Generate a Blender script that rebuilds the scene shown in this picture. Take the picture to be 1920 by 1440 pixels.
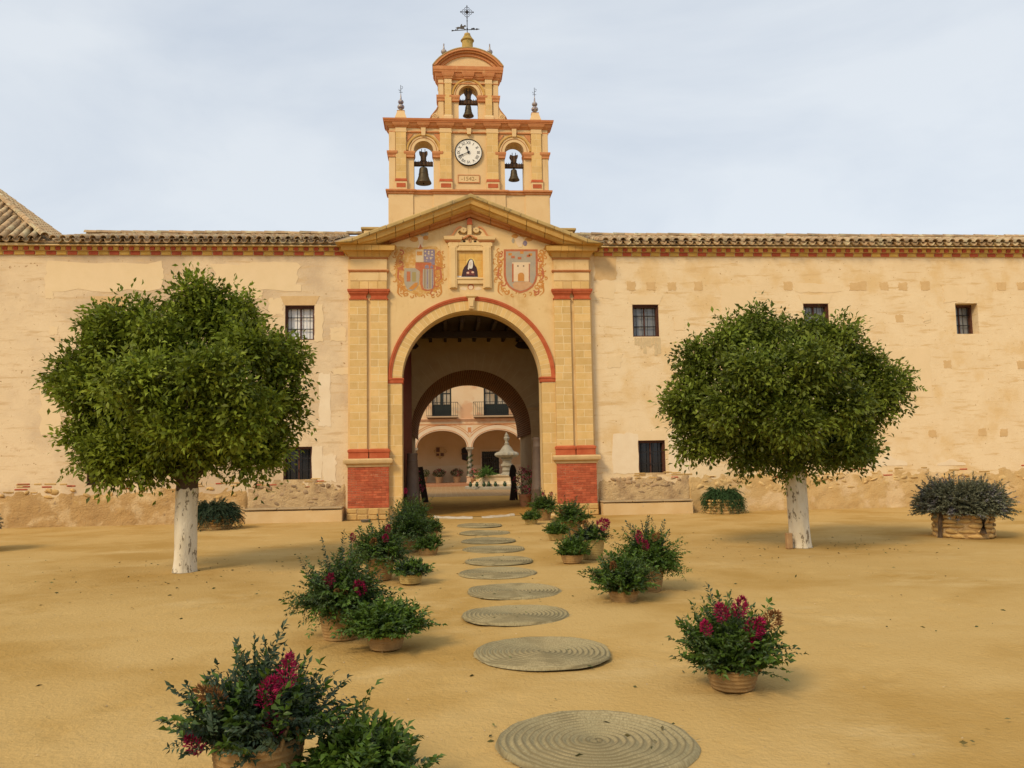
import bpy, math, random
import numpy as np
from mathutils import Vector, Matrix, noise as mnoise
sc = bpy.context.scene
for o in list(bpy.data.objects): bpy.data.objects.remove(o)
col = sc.collection
R = math.radians; PI = math.pi
random.seed(7); rng = np.random.default_rng(7)

# ------------------------------------------------------------------ camera
YAW, PIT, ROL = 0.08236, 0.08964, 0.01747
CX, CD, CH, FPX = -0.8176, 23.66, 1.62, 1560.1
Fv = np.array([math.sin(YAW)*math.cos(PIT), math.cos(YAW)*math.cos(PIT), math.sin(PIT)])
R0 = np.array([math.cos(YAW), -math.sin(YAW), 0.0]); U0 = np.cross(R0, Fv)
Rv = math.cos(ROL)*R0 - math.sin(ROL)*U0; Uv = math.cos(ROL)*U0 + math.sin(ROL)*R0
Cv = np.array([CX, -CD, CH])
cd = bpy.data.cameras.new('camera'); cam = bpy.data.objects.new('camera', cd); col.objects.link(cam)
M = Matrix.Identity(4)
for i in range(3):
    M[i][0] = Rv[i]; M[i][1] = Uv[i]; M[i][2] = -Fv[i]; M[i][3] = Cv[i]
cam.matrix_world = M
cd.sensor_width = 36; cd.lens = FPX/1920*36; cd.clip_start = .1; cd.clip_end = 800
sc.camera = cam
def FP(px, py, Y=0.0):
    d = (px-960)*Rv-(py-720)*Uv+FPX*Fv; t = (Y-Cv[1])/d[1]; p = Cv+t*d
    return float(p[0]), float(p[2])
def GP(px, py, Z=0.0):
    d = (px-960)*Rv-(py-720)*Uv+FPX*Fv; t = (Z-Cv[2])/d[2]; p = Cv+t*d
    return float(p[0]), float(p[1])

# ------------------------------------------------------------------ sky, sun, exposure
SUN_EL, SUN_AZ = R(40), R(222)      # azimuth: compass bearing of the sun, +Y = north
w = bpy.data.worlds.new('World'); sc.world = w; w.use_nodes = True
nt = w.node_tree; nt.nodes.clear(); L = nt.links.new
out = nt.nodes.new('ShaderNodeOutputWorld'); bg = nt.nodes.new('ShaderNodeBackground'); bg.inputs[1].default_value = .1
sky = nt.nodes.new('ShaderNodeTexSky'); sky.sky_type = 'NISHITA'; sky.sun_disc = False
sky.sun_elevation = SUN_EL; sky.sun_rotation = SUN_AZ; sky.dust_density = 2.0
tc = nt.nodes.new('ShaderNodeTexCoord'); mp = nt.nodes.new('ShaderNodeMapping'); mp.inputs['Scale'].default_value = (1, 1, 2.6)
nz = nt.nodes.new('ShaderNodeTexNoise'); nz.inputs['Scale'].default_value = 1.7; nz.inputs['Detail'].default_value = 7; nz.inputs['Roughness'].default_value = .55
nz.inputs['Distortion'].default_value = .5
rp = nt.nodes.new('ShaderNodeValToRGB')
rp.color_ramp.elements[0].position = .36; rp.color_ramp.elements[0].color = (3.7, 4.05, 4.5, 1)
rp.color_ramp.elements[1].position = .62; rp.color_ramp.elements[1].color = (4.62, 4.87, 5.1, 1)
mx = nt.nodes.new('ShaderNodeMix'); mx.data_type = 'RGBA'; mx.inputs[0].default_value = .88
L(tc.outputs['Generated'], mp.inputs[0]); L(mp.outputs[0], nz.inputs['Vector']); L(nz.outputs[0], rp.inputs[0])
L(sky.outputs[0], mx.inputs[6]); L(rp.outputs[0], mx.inputs[7]); L(mx.outputs[2], bg.inputs[0]); L(bg.outputs[0], out.inputs[0])
sd = bpy.data.lights.new('sun', 'SUN'); sd.energy = 1.5; sd.angle = R(15); sd.color = (1, .79, .52)
so = bpy.data.objects.new('sun', sd); col.objects.link(so); so.location = (-15, -30, 30)
sdir = Vector((math.sin(SUN_AZ)*math.cos(SUN_EL), math.cos(SUN_AZ)*math.cos(SUN_EL), math.sin(SUN_EL)))
so.rotation_euler = sdir.to_track_quat('Z', 'Y').to_euler()
sc.view_settings.view_transform = 'Standard'; sc.view_settings.look = 'None'
sc.view_settings.exposure = .82; sc.view_settings.gamma = 1; sc.view_settings.use_curve_mapping = False

# ------------------------------------------------------------------ materials
MATS = {}
def pmat(name, c1, c2=None, scale=3., rough=.85, bump=.25, bscale=40., bdist=.01, rand=0., c3=None, s3=.7, t3=(.52, .62), spec=.25,
         c4=None, s4=9., t4=(.62, .7), stretch=(1, 1, 1), metal=0., tint=0., transl=0., obj_co=False, coat=0., c5=None, s5=1.6, t5=(.55, .7), st5=(.7, .7, 5.), c6=None, s6=16., t6=(.68, .72)):
    if name in MATS: return MATS[name]
    m = bpy.data.materials.new(name); m.use_nodes = True; n = m.node_tree; k = n.nodes; l = n.links.new
    b = k['Principled BSDF']; b.inputs['Roughness'].default_value = rough; b.inputs['Specular IOR Level'].default_value = spec
    b.inputs['Metallic'].default_value = metal
    if coat: b.inputs['Coat Weight'].default_value = coat
    if obj_co: src = k.new('ShaderNodeTexCoord').outputs['Object']
    else: src = k.new('ShaderNodeNewGeometry').outputs['Position']
    mpn = k.new('ShaderNodeMapping'); mpn.inputs['Scale'].default_value = stretch; l(src, mpn.inputs[0]); src = mpn.outputs[0]
    def noi(s, d=6, r=.6):
        q = k.new('ShaderNodeTexNoise'); q.inputs['Scale'].default_value = s; q.inputs['Detail'].default_value = d; q.inputs['Roughness'].default_value = r
        l(src, q.inputs['Vector']); return q.outputs[0]
    def mix(f, a, c):
        q = k.new('ShaderNodeMix'); q.data_type = 'RGBA'
        if isinstance(f, float): q.inputs[0].default_value = f
        else: l(f, q.inputs[0])
        for i, v in ((6, a), (7, c)):
            if isinstance(v, tuple): q.inputs[i].default_value = (*v, 1)
            else: l(v, q.inputs[i])
        return q.outputs[2]
    def ramp(f, a, c):
        q = k.new('ShaderNodeMapRange'); q.interpolation_type = 'SMOOTHSTEP'; q.inputs[1].default_value = a; q.inputs[2].default_value = c; l(f, q.inputs[0]); return q.outputs[0]
    c = mix(ramp(noi(scale), .3, .7), c1, c2 or c1)
    if c3: c = mix(ramp(noi(s3), *t3), c, c3)
    if c4: c = mix(ramp(noi(s4, 8, .7), *t4), c, c4)
    if c5:
        m5 = k.new('ShaderNodeMapping'); m5.inputs['Scale'].default_value = st5; l(src, m5.inputs[0]); q = k.new('ShaderNodeTexNoise'); q.inputs['Scale'].default_value = s5; q.inputs['Detail'].default_value = 7; q.inputs['Roughness'].default_value = .65
        l(m5.outputs[0], q.inputs['Vector']); c = mix(ramp(q.outputs[0], *t5), c, c5)
    if c6: c = mix(ramp(noi(s6, 3, .5), *t6), c, c6)
    v = None
    if rand:
        q = k.new('ShaderNodeObjectInfo'); h = k.new('ShaderNodeMapRange'); h.inputs[3].default_value = 1-rand; h.inputs[4].default_value = 1+rand; l(q.outputs['Random'], h.inputs[0]); v = h.outputs[0]
    if tint:
        q = k.new('ShaderNodeAttribute'); q.attribute_name = 'tint'; h = k.new('ShaderNodeMapRange'); h.inputs[3].default_value = 1-tint; h.inputs[4].default_value = 1+tint; l(q.outputs['Fac'], h.inputs[0]); v = h.outputs[0]
    if v is not None:
        q = k.new('ShaderNodeHueSaturation'); l(v, q.inputs['Value']); l(c, q.inputs['Color']); c = q.outputs[0]
    l(c, b.inputs['Base Color'])
    if bump:
        q = k.new('ShaderNodeBump'); q.inputs['Strength'].default_value = bump; q.inputs['Distance'].default_value = bdist; l(noi(bscale, 5, .65), q.inputs['Height']); l(q.outputs[0], b.inputs['Normal'])
    if transl:
        o = k['Material Output']; t = k.new('ShaderNodeBsdfTranslucent'); s = k.new('ShaderNodeMixShader'); s.inputs[0].default_value = transl
        l(c, t.inputs[0]); l(b.outputs[0], s.inputs[1]); l(t.outputs[0], s.inputs[2]); l(s.outputs[0], o.inputs[0])
    MATS[name] = m; return m
plaster_gate = pmat('ochre_render', (.65, .46, .215), (.70, .51, .25), 2.2, bump=.35, bscale=30, c3=(.54, .34, .125), s3=.9, t3=(.52, .72), c4=(.52, .33, .13), s4=7., t4=(.58, .74), c6=(.48, .30, .12), s6=20., t6=(.70, .75), c5=(.55, .365, .155), s5=1.6, t5=(.56, .74), st5=(3., 3., .35))
plaster_tower = pmat('tower_render', (.65, .455, .225), (.69, .50, .26), 2.6, bump=.35, c4=(.42, .30, .15), s4=3.2, t4=(.62, .80), c5=(.50, .345, .16), s5=1.4, t5=(.56, .74), st5=(3., 3., .4))
stone_col = pmat('painted_ashlar', (.60, .40, .145), (.66, .45, .19), 5, bump=.4, bscale=60, rand=.09, c4=(.48, .30, .09), s4=7., t4=(.6, .75))
joint_m = pmat('pale_joint', (.74, .60, .34), (.70, .55, .30), 8)
red_paint = pmat('red_ochre_paint', (.40, .085, .030), (.48, .125, .048), 5, bump=.3, rand=.05, c4=(.52, .20, .09), s4=16., t4=(.62, .75))
red_soft = pmat('orange_red_moulding', (.48, .19, .075), (.55, .25, .10), 4, bump=.3, c4=(.60, .35, .16), s4=7., t4=(.54, .70))
brick_red = pmat('painted_brick', (.38, .082, .035), (.45, .12, .052), 7, bump=.6, bscale=50, rand=.2, c4=(.52, .24, .13), s4=9., t4=(.58, .72))
brick_joint = pmat('brick_mortar', (.38, .10, .045), (.46, .17, .085), 5, c3=(.64, .46, .28), s3=1.6, t3=(.50, .56))
corn_ochre = pmat('ochre_cornice', (.50, .29, .075), (.56, .35, .11), 3, bump=.35, rand=.06, c4=(.30, .17, .055), s4=5., t4=(.60, .80))
corn_moss = pmat('mossy_coping', (.47, .33, .125), (.36, .26, .11), 2.5, bump=.5, rand=.08, c4=(.15, .125, .07), s4=5., t4=(.55, .74))
corn_brown = pmat('brown_red_bed_mould', (.36, .135, .045), (.42, .19, .06), 3, bump=.3, rand=.06)
wallm = pmat('wing_plaster', (.71, .555, .335), (.75, .60, .375), 1.3, bump=.6, bscale=22, bdist=.018, c3=(.67, .485, .245), s3=.8, t3=(.48, .66), c4=(.58, .40, .19), s4=4.2, t4=(.57, .78), c5=(.62, .44, .22), t5=(.53, .68), c6=(.42, .26, .115), s6=13., t6=(.70, .75))
wallm_grey = pmat('weathered_shaded_wing_plaster', (.69, .54, .335), (.72, .57, .36), 1.3, bump=.6, bscale=22, bdist=.018, c3=(.54, .41, .26), s3=.36, t3=(.42, .62), c4=(.50, .345, .19), s4=4.0, t4=(.56, .78), c5=(.58, .42, .235), t5=(.52, .68), c6=(.36, .22, .105), s6=12., t6=(.69, .74))  # broad grey blotches mix plaster stains with painted-in shade; the rest is weathering
patch_pale = pmat('pale_plaster_patch', (.73, .57, .345), (.70, .545, .32), 3, bump=.3)
patch_white = pmat('lime_plaster_patch', (.76, .64, .45), (.72, .59, .40), 3, bump=.3)
patch_tan = pmat('tan_plaster_patch', (.62, .435, .215), (.57, .385, .18), 6, bump=.5)
patch_grey = pmat('rain_stain', (.60, .465, .26), (.53, .41, .235), 9, bump=.3)
rubble_m = pmat('eroded_masonry', (.48, .30, .115), (.40, .245, .095), 2.2, bump=1., bscale=18, bdist=.04, c3=(.56, .39, .19), s3=1.6, t3=(.5, .62), c4=(.24, .155, .08), s4=6., t4=(.58, .72))
rubble_dark = pmat('dark_rubble', (.47, .325, .165), (.55, .395, .20), 2.2, bump=1, bscale=18, bdist=.04, c3=(.36, .24, .125), s3=2., t3=(.5, .64), c4=(.20, .145, .09), s4=5., t4=(.58, .74))
stone_m = pmat('field_stone', (.58, .41, .18), (.49, .32, .13), 4, bump=.8, bscale=30, bdist=.015, rand=.16)
stone_gold = pmat('golden_stone', (.55, .36, .13), (.46, .29, .105), 4, bump=.8, bscale=30, bdist=.015, rand=.14)
bench_m = pmat('bench_render', (.58, .40, .185), (.62, .45, .23), 2, bump=.3, c4=(.42, .33, .22), s4=3.2, t4=(.62, .72))
bench_cap = pmat('bench_slab', (.42, .31, .17), (.33, .245, .14), 4, bump=.7)
tile_m = pmat('clay_tile', (.42, .285, .15), (.33, .225, .12), 5, bump=.6, rand=.28, c3=(.47, .39, .23), s3=2.5, t3=(.5, .62), c4=(.13, .11, .07), s4=9., t4=(.55, .68))
eave_red = pmat('eave_red', (.36, .065, .03), (.42, .10, .045), 6, rand=.12); eave_och = pmat('eave_ochre', (.52, .31, .06), (.57, .37, .10), 6, rand=.12)
sand = pmat('sand', (.475, .312, .112), (.505, .342, .132), .9, rough=1., bump=.9, bscale=22, bdist=.02, c3=(.405, .25, .075), s3=.40, t3=(.44, .66), c4=(.43, .275, .092), s4=6., t4=(.57, .74), spec=.02, c5=(.53, .37, .155), s5=.6, t5=(.52, .72), st5=(.8, 1.3, 1.), c6=(.38, .24, .09), s6=34., t6=(.68, .74))
dirt = pmat('passage_earth', (.50, .285, .075), (.43, .24, .062), 1.4, rough=.95, bump=.8, bscale=30, bdist=.02, c4=(.33, .19, .06), s4=3., t4=(.52, .68), spec=.02)
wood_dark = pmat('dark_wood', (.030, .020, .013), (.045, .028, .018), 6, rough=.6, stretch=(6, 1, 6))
wood_brown = pmat('brown_window_wood', (.105, .042, .024), (.075, .03, .018), 8, rough=.6)
wood_door = pmat('red_door_paint', (.11, .016, .012), (.14, .025, .018), 5, rough=.6)
iron = pmat('wrought_iron', (.02, .02, .022), (.035, .03, .03), 20, rough=.55, metal=.3)
bronze = pmat('bell_bronze', (.085, .062, .030), (.055, .045, .027), 8, rough=.5, metal=.35)
yoke_m = pmat('bell_timber', (.11, .062, .030), (.07, .04, .022), 8, rough=.75)
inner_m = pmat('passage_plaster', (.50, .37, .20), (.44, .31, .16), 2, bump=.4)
white_m = pmat('clock_enamel', (.80, .78, .70), (.76, .74, .66), 4, rough=.4, bump=0); black_m = pmat('black_paint', (.018, .018, .022), None, rough=.5, bump=0)
cer_m = pmat('glazed_ceramic', (.48, .45, .38), (.20, .15, .14), 24, rough=.25, bump=0, c4=(.10, .09, .20), s4=16., t4=(.52, .56), spec=.5)
cannon_m = pmat('cannon_iron', (.12, .085, .062), (.09, .065, .05), 5, rough=.55, bump=.5, c4=(.17, .10, .06), s4=5., t4=(.55, .7))
marble = pmat('pale_marble', (.34, .31, .235), (.27, .24, .175), 3, bump=.4, c4=(.38, .34, .25), s4=4., t4=(.55, .72))
court_m = pmat('courtyard_render', (.64, .455, .265), (.67, .51, .32), 1.0, bump=.3, c3=(.60, .36, .20), s3=.8)
court_pale = pmat('courtyard_pale', (.68, .56, .40), (.64, .50, .34), 1.5, bump=.3)
terra = pmat('terracotta', (.40, .20, .10), (.34, .16, .08), 6); green_glaze = pmat('green_glaze', (.03, .06, .025), None, rough=.3)
esparto = pmat('esparto_basket', (.37, .23, .088), (.29, .175, .066), 22, rough=.9, bump=1., bscale=120, bdist=.006, rand=.1, obj_co=True)
esparto_l = pmat('esparto_yellow_basket', (.44, .33, .12), (.37, .26, .09), 22, rough=.9, bump=1., bscale=120, bdist=.006, rand=.1, obj_co=True)
leafA = pmat('orange_leaf', (.140, .190, .015), (.195, .235, .025), 3, rough=.5, bump=0, tint=.6, transl=.34, spec=.22, c3=(.17, .18, .02), s3=2.6, t3=(.62, .72))
leafB = pmat('blossom_orange_leaf', (.115, .158, .017), (.158, .195, .025), 3, rough=.5, bump=0, tint=.6, transl=.32, spec=.22, c3=(.13, .145, .025), s3=2.6, t3=(.6, .72))
blossom = pmat('blossom', (.55, .52, .36), (.42, .38, .22), 9, rough=.7, bump=0, tint=.25)
leafC = pmat('lentisk_leaf', (.036, .066, .012), (.048, .080, .016), 6, rough=.45, bump=0, tint=.5, transl=.15, spec=.4)
leafD = pmat('ruscus_leaf', (.052, .10, .011), (.072, .125, .016), 6, rough=.45, bump=0, tint=.55, transl=.2, spec=.3)
leafE = pmat('blue_green_leaf', (.032, .056, .030), (.042, .065, .030), 6, rough=.5, bump=0, tint=.5, transl=.12)
rosem = pmat('rosemary', (.022, .045, .020), (.035, .058, .024), 5, rough=.6, bump=0, tint=.5, transl=.1)
lavend = pmat('grey_rosemary', (.15, .155, .095), (.105, .112, .062), 5, rough=.7, bump=0, tint=.45, transl=.1, c3=(.15, .14, .15), s3=4., t3=(.52, .62))
magenta = pmat('magenta_plume', (.30, .006, .06), (.20, .004, .035), 14, rough=.8, bump=0, tint=.45)
rust = pmat('rust_plume', (.22, .085, .025), (.16, .075, .02), 14, rough=.8, bump=0, tint=.4)
pink = pmat('pink_flower', (.45, .08, .13), (.36, .05, .10), 10, rough=.7, bump=0, tint=.35)
bark = pmat('orange_bark', (.11, .072, .042), (.075, .05, .03), 9, bump=.9, bscale=25, bdist=.02)
lime = pmat('whitewash', (.72, .65, .50), (.62, .54, .38), 4, bump=1., bscale=24, bdist=.02, c4=(.22, .175, .11), s4=11., t4=(.565, .60), stretch=(1, 1, .42))
glass_w = pmat('pale_pane', (.82, .82, .80), (.78, .78, .76), 2, rough=.5, bump=0, spec=.5)
glass_g = pmat('grey_pane', (.19, .20, .205), (.24, .25, .25), 2, rough=.12, bump=0, spec=.6); glass_d = pmat('dark_pane', (.012, .011, .011), None, rough=.1, bump=0, spec=.5)
paint_och = pmat('faded_ochre_paint', (.50, .205, .045), (.53, .26, .07), 6, bump=.3, c4=(.60, .40, .16), s4=14., t4=(.60, .72))
paint_red = pmat('faded_red_paint', (.42, .12, .05), (.47, .17, .075), 6, bump=.3, c4=(.58, .38, .18), s4=14., t4=(.60, .72))
paint_blue = pmat('faded_blue_paint', (.20, .165, .235), (.27, .22, .26), 9, bump=.3, c4=(.46, .36, .25), s4=22., t4=(.54, .66))
paint_grey = pmat('faded_grey_paint', (.40, .34, .235), (.335, .295, .235), 5, bump=.3, c4=(.52, .40, .22), s4=10., t4=(.56, .7))
paint_lt = pmat('faded_white_paint', (.60, .49, .31), (.55, .43, .26), 5, bump=.3); paint_cream = pmat('faded_cream_paint', (.70, .55, .36), (.66, .50, .31), 5, bump=.3)
tile_gold = pmat('gold_tile_glaze', (.58, .31, .04), (.66, .41, .09), 4, rough=.3, bump=0, spec=.5)
habit = pmat('dark_habit_paint', (.045, .018, .016), (.06, .03, .03), 9, rough=.35, bump=0); veil = pmat('white_veil_paint', (.66, .62, .54), None, rough=.35, bump=0); skin_p = pmat('painted_skin', (.66, .42, .28), None, rough=.35, bump=0)
incised = pmat('incised_lettering', (.30, .19, .07), None, bump=0)

def mat_mat():
    m = bpy.data.materials.new('esparto_mat'); m.use_nodes = True; k = m.node_tree.nodes; l = m.node_tree.links.new; b = k['Principled BSDF']
    b.inputs['Roughness'].default_value = .95; b.inputs['Specular IOR Level'].default_value = .1
    t = k.new('ShaderNodeTexCoord'); s = k.new('ShaderNodeSeparateXYZ'); l(t.outputs['Object'], s.inputs[0])
    a = k.new('ShaderNodeMath'); a.operation = 'ARCTAN2'; l(s.outputs[1], a.inputs[0]); l(s.outputs[0], a.inputs[1])
    ln = k.new('ShaderNodeVectorMath'); ln.operation = 'LENGTH'; l(t.outputs['Object'], ln.inputs[0])
    c = k.new('ShaderNodeCombineXYZ'); a2 = k.new('ShaderNodeMath'); a2.operation = 'MULTIPLY'; a2.inputs[1].default_value = 22; l(a.outputs[0], a2.inputs[0])
    r2 = k.new('ShaderNodeMath'); r2.operation = 'MULTIPLY'; r2.inputs[1].default_value = 26; l(ln.outputs['Value'], r2.inputs[0])
    l(a2.outputs[0], c.inputs[0]); l(r2.outputs[0], c.inputs[1])
    n = k.new('ShaderNodeTexNoise'); n.inputs['Scale'].default_value = 1.6; n.inputs['Detail'].default_value = 4; l(c.outputs[0], n.inputs['Vector'])
    n2 = k.new('ShaderNodeTexNoise'); n2.inputs['Scale'].default_value = 3.; l(t.outputs['Object'], n2.inputs['Vector'])
    rr = k.new('ShaderNodeValToRGB'); e = rr.color_ramp.elements; e[0].position = .30; e[0].color = (.235, .195, .105, 1); e[1].position = .66; e[1].color = (.36, .31, .18, 1); l(n.outputs[0], rr.inputs[0])
    q = k.new('ShaderNodeMix'); q.data_type = 'RGBA'; q.blend_type = 'MULTIPLY'; q.inputs[0].default_value = .6; l(rr.outputs[0], q.inputs[6])
    r3 = k.new('ShaderNodeValToRGB'); e = r3.color_ramp.elements; e[0].color = (.75, .78, .72, 1); e[1].color = (1.2, 1.08, .95, 1); l(n2.outputs[0], r3.inputs[0]); l(r3.outputs[0], q.inputs[7])
    def mth(op, a_, b_=None):
        z = k.new('ShaderNodeMath'); z.operation = op
        for i_, v_ in ((0, a_), (1, b_)):
            if v_ is None: continue
            if isinstance(v_, (int, float)): z.inputs[i_].default_value = v_
            else: l(v_, z.inputs[i_])
        return z.outputs[0]
    ph = mth('ABSOLUTE', mth('SINE', mth('MULTIPLY', mth('ADD', mth('ADD', mth('MULTIPLY', ln.outputs['Value'], 1/.046), mth('MULTIPLY', n2.outputs[0], .7)), mth('MULTIPLY', a.outputs[0], 1/(2*PI))), PI)))
    gv = k.new('ShaderNodeMapRange'); gv.inputs[1].default_value = .05; gv.inputs[2].default_value = .7; l(ph, gv.inputs[0])
    q2 = k.new('ShaderNodeMix'); q2.data_type = 'RGBA'; l(gv.outputs[0], q2.inputs[0]); q2.inputs[6].default_value = (.185, .15, .078, 1); l(q.outputs[2], q2.inputs[7])
    l(q2.outputs[2], b.inputs['Base Color'])
    bp = k.new('ShaderNodeBump'); bp.inputs['Strength'].default_value = .9; bp.inputs['Distance'].default_value = .006; l(n.outputs[0], bp.inputs['Height']); l(bp.outputs[0], b.inputs['Normal'])
    return m
mat_esp = mat_mat()
def brick_mat(name, c1, c2, mo, bw, bh, use_uv):
    m = bpy.data.materials.new(name); m.use_nodes = True; k = m.node_tree.nodes; l = m.node_tree.links.new; b = k['Principled BSDF']; b.inputs['Roughness'].default_value = 1.; b.inputs['Specular IOR Level'].default_value = .03
    if use_uv:
        src = k.new('ShaderNodeUVMap').outputs[0]
    else: src = k.new('ShaderNodeNewGeometry').outputs['Position']
    t = k.new('ShaderNodeTexBrick'); t.inputs['Scale'].default_value = 1; t.inputs['Brick Width'].default_value = bw; t.inputs['Row Height'].default_value = bh; t.inputs['Mortar Size'].default_value = bh*.12
    t.inputs['Color1'].default_value = (*c1, 1); t.inputs['Color2'].default_value = (*c2, 1); t.inputs['Mortar'].default_value = (*mo, 1); l(src, t.inputs['Vector'])
    l(t.outputs[0], b.inputs['Base Color']); bp = k.new('ShaderNodeBump'); bp.inputs['Strength'].default_value = .7; bp.inputs['Distance'].default_value = -.01; l(t.outputs['Fac'], bp.inputs['Height']); l(bp.outputs[0], b.inputs['Normal'])
    return m
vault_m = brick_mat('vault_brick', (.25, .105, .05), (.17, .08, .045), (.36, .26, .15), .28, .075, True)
pave_m = brick_mat('brick_paving', (.35, .215, .10), (.28, .17, .08), (.36, .25, .13), .5, .22, False)

# ------------------------------------------------------------------ mesh helpers
class MB:
    def __init__(s): s.v = []; s.f = []
    def add(s, vs, fs):
        b = len(s.v); s.v += [tuple(q) for q in vs]; s.f += [tuple(b+i for i in f) for f in fs]; return s
    def box(s, x0, x1, y0, y1, z0, z1):
        return s.add([(x0,y0,z0),(x1,y0,z0),(x1,y1,z0),(x0,y1,z0),(x0,y0,z1),(x1,y0,z1),(x1,y1,z1),(x0,y1,z1)],
                     [(0,3,2,1),(4,5,6,7),(0,1,5,4),(1,2,6,5),(2,3,7,6),(3,0,4,7)])
    def cbox(s, x0, x1, y0, y1, z0, z1, c=.006):
        m = box_mesh_data(x1-x0, y1-y0, z1-z0, c); o = ((x0+x1)/2, (y0+y1)/2, (z0+z1)/2)
        return s.add([(a[0]+o[0], a[1]+o[1], a[2]+o[2]) for a in m[0]], m[1])
    def prism(s, poly, y0, y1):          # polygon in (x, z), extruded along y
        a = sum(poly[i][0]*poly[(i+1)%len(poly)][1]-poly[(i+1)%len(poly)][0]*poly[i][1] for i in range(len(poly)))
        if a < 0: poly = poly[::-1]
        n = len(poly)
        return s.add([(x, y0, z) for x, z in poly]+[(x, y1, z) for x, z in poly],
                     [tuple(range(n)), tuple(range(2*n-1, n-1, -1))]+[((i+1)%n, i, n+i, n+(i+1)%n) for i in range(n)])
    def strip(s, pts, y0, y1):           # [(x, zlow, zhigh)] -> a solid slab
        n = len(pts); b = []
        for x, a, c in pts: b += [(x,y0,a),(x,y0,c),(x,y1,a),(x,y1,c)]
        f = []
        for i in range(n-1):
            p, q = 4*i, 4*i+4
            if abs(pts[i+1][0]-pts[i][0]) > 1e-6: f += [(p,q,q+1,p+1),(p+2,p+3,q+3,q+2)]
            if pts[i][2] != pts[i+1][2] or abs(pts[i+1][0]-pts[i][0]) > 1e-6: f.append((p+1,q+1,q+3,p+3))
            f.append((p,p+2,q+2,q))
        f += [(0,1,3,2),(4*n-4,4*n-2,4*n-1,4*n-3)]
        return s.add(b, f)
    def mould(s, x0, x1, yf, yb, prof):  # profile [(out, z)] bottom to top, mitred returns at both ends
        b = []
        for o, z in prof: b += [(x0-o,yb,z),(x0-o,yf-o,z),(x1+o,yf-o,z),(x1+o,yb,z)]
        n = len(prof); f = [(3,2,1,0),(4*n-4,4*n-3,4*n-2,4*n-1)]
        for i in range(n-1):
            p, q = 4*i, 4*i+4
            for j in range(3): f.append((p+j,p+j+1,q+j+1,q+j))
            f.append((p+3,p,q,q+3))
        return s.add(b, f)
    def ring(s, cx, cz, prof, a0, a1, n, caps=True):   # closed profile [(r, y)] swept in the xz plane
        m = len(prof); b = []
        for i in range(n+1):
            a = a0+(a1-a0)*i/n
            for r, y in prof: b.append((cx+r*math.cos(a), y, cz+r*math.sin(a)))
        f = []
        for i in range(n):
            for j in range(m): f.append((i*m+j, i*m+(j+1)%m, (i+1)*m+(j+1)%m, (i+1)*m+j))
        if caps: f += [tuple(range(m-1,-1,-1)), tuple(n*m+j for j in range(m))]
        return s.add(b, f)
    def lathe(s, prof, c=(0,0,0), n=20, wob=None):     # profile [(r, z)]
        b = []
        for r, z in prof:
            for j in range(n):
                a = 2*PI*j/n; q = r*(wob(a, z) if wob else 1); b.append((c[0]+q*math.cos(a), c[1]+q*math.sin(a), c[2]+z))
        f = [tuple(range(n-1,-1,-1)), tuple((len(prof)-1)*n+j for j in range(n))]
        for i in range(len(prof)-1):
            for j in range(n): f.append((i*n+j, i*n+(j+1)%n, (i+1)*n+(j+1)%n, (i+1)*n+j))
        return s.add(b, f)
    def tube(s, pts, rad, n=8):
        pts = [Vector(p) for p in pts]; m = len(pts); rad = rad if hasattr(rad, '__len__') else [rad]*m; b = []
        up = Vector((0.13, .2, 1))
        for i in range(m):
            t = (pts[min(i+1,m-1)]-pts[max(i-1,0)]).normalized()
            x = t.cross(up)
            if x.length < .05: x = t.cross(Vector((1,0,0)))
            x.normalize(); y = t.cross(x)
            for j in range(n):
                a = 2*PI*j/n; b.append(pts[i]+rad[i]*(math.cos(a)*x+math.sin(a)*y))
        f = [tuple(range(n)), tuple(range(m*n-1, (m-1)*n-1, -1))]
        for i in range(m-1):
            for j in range(n): f.append((i*n+j, (i+1)*n+j, (i+1)*n+(j+1)%n, i*n+(j+1)%n))
        return s.add(b, f)
    def ribbon(s, pts, wid, y0, y1):     # flat painted line in the xz plane
        m = len(pts); L_, R_ = [], []
        for i in range(m):
            a, c = pts[max(i-1,0)], pts[min(i+1,m-1)]; dx, dz = c[0]-a[0], c[1]-a[1]; q = math.hypot(dx, dz) or 1
            h = (wid[i] if hasattr(wid, '__len__') else wid)/2; L_.append((pts[i][0]-dz/q*h, pts[i][1]+dx/q*h)); R_.append((pts[i][0]+dz/q*h, pts[i][1]-dx/q*h))
        b = []
        for i in range(m): b += [(R_[i][0],y0,R_[i][1]),(L_[i][0],y0,L_[i][1]),(R_[i][0],y1,R_[i][1]),(L_[i][0],y1,L_[i][1])]
        f = []
        for i in range(m-1):
            p, q = 4*i, 4*i+4; f += [(p,q,q+1,p+1),(p+1,q+1,q+3,p+3),(p,p+2,q+2,q)]
        return s.add(b, f)
    def mesh(s, name='mesh', smooth=None):
        me = bpy.data.meshes.new(name); me.from_pydata(s.v, [], s.f); me.update()
        if smooth is not None: set_smooth(me, smooth)
        return me
def set_smooth(me, ang=35):
    me.polygons.foreach_set('use_smooth', [True]*len(me.polygons)); me.set_sharp_from_angle(angle=R(ang))
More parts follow.
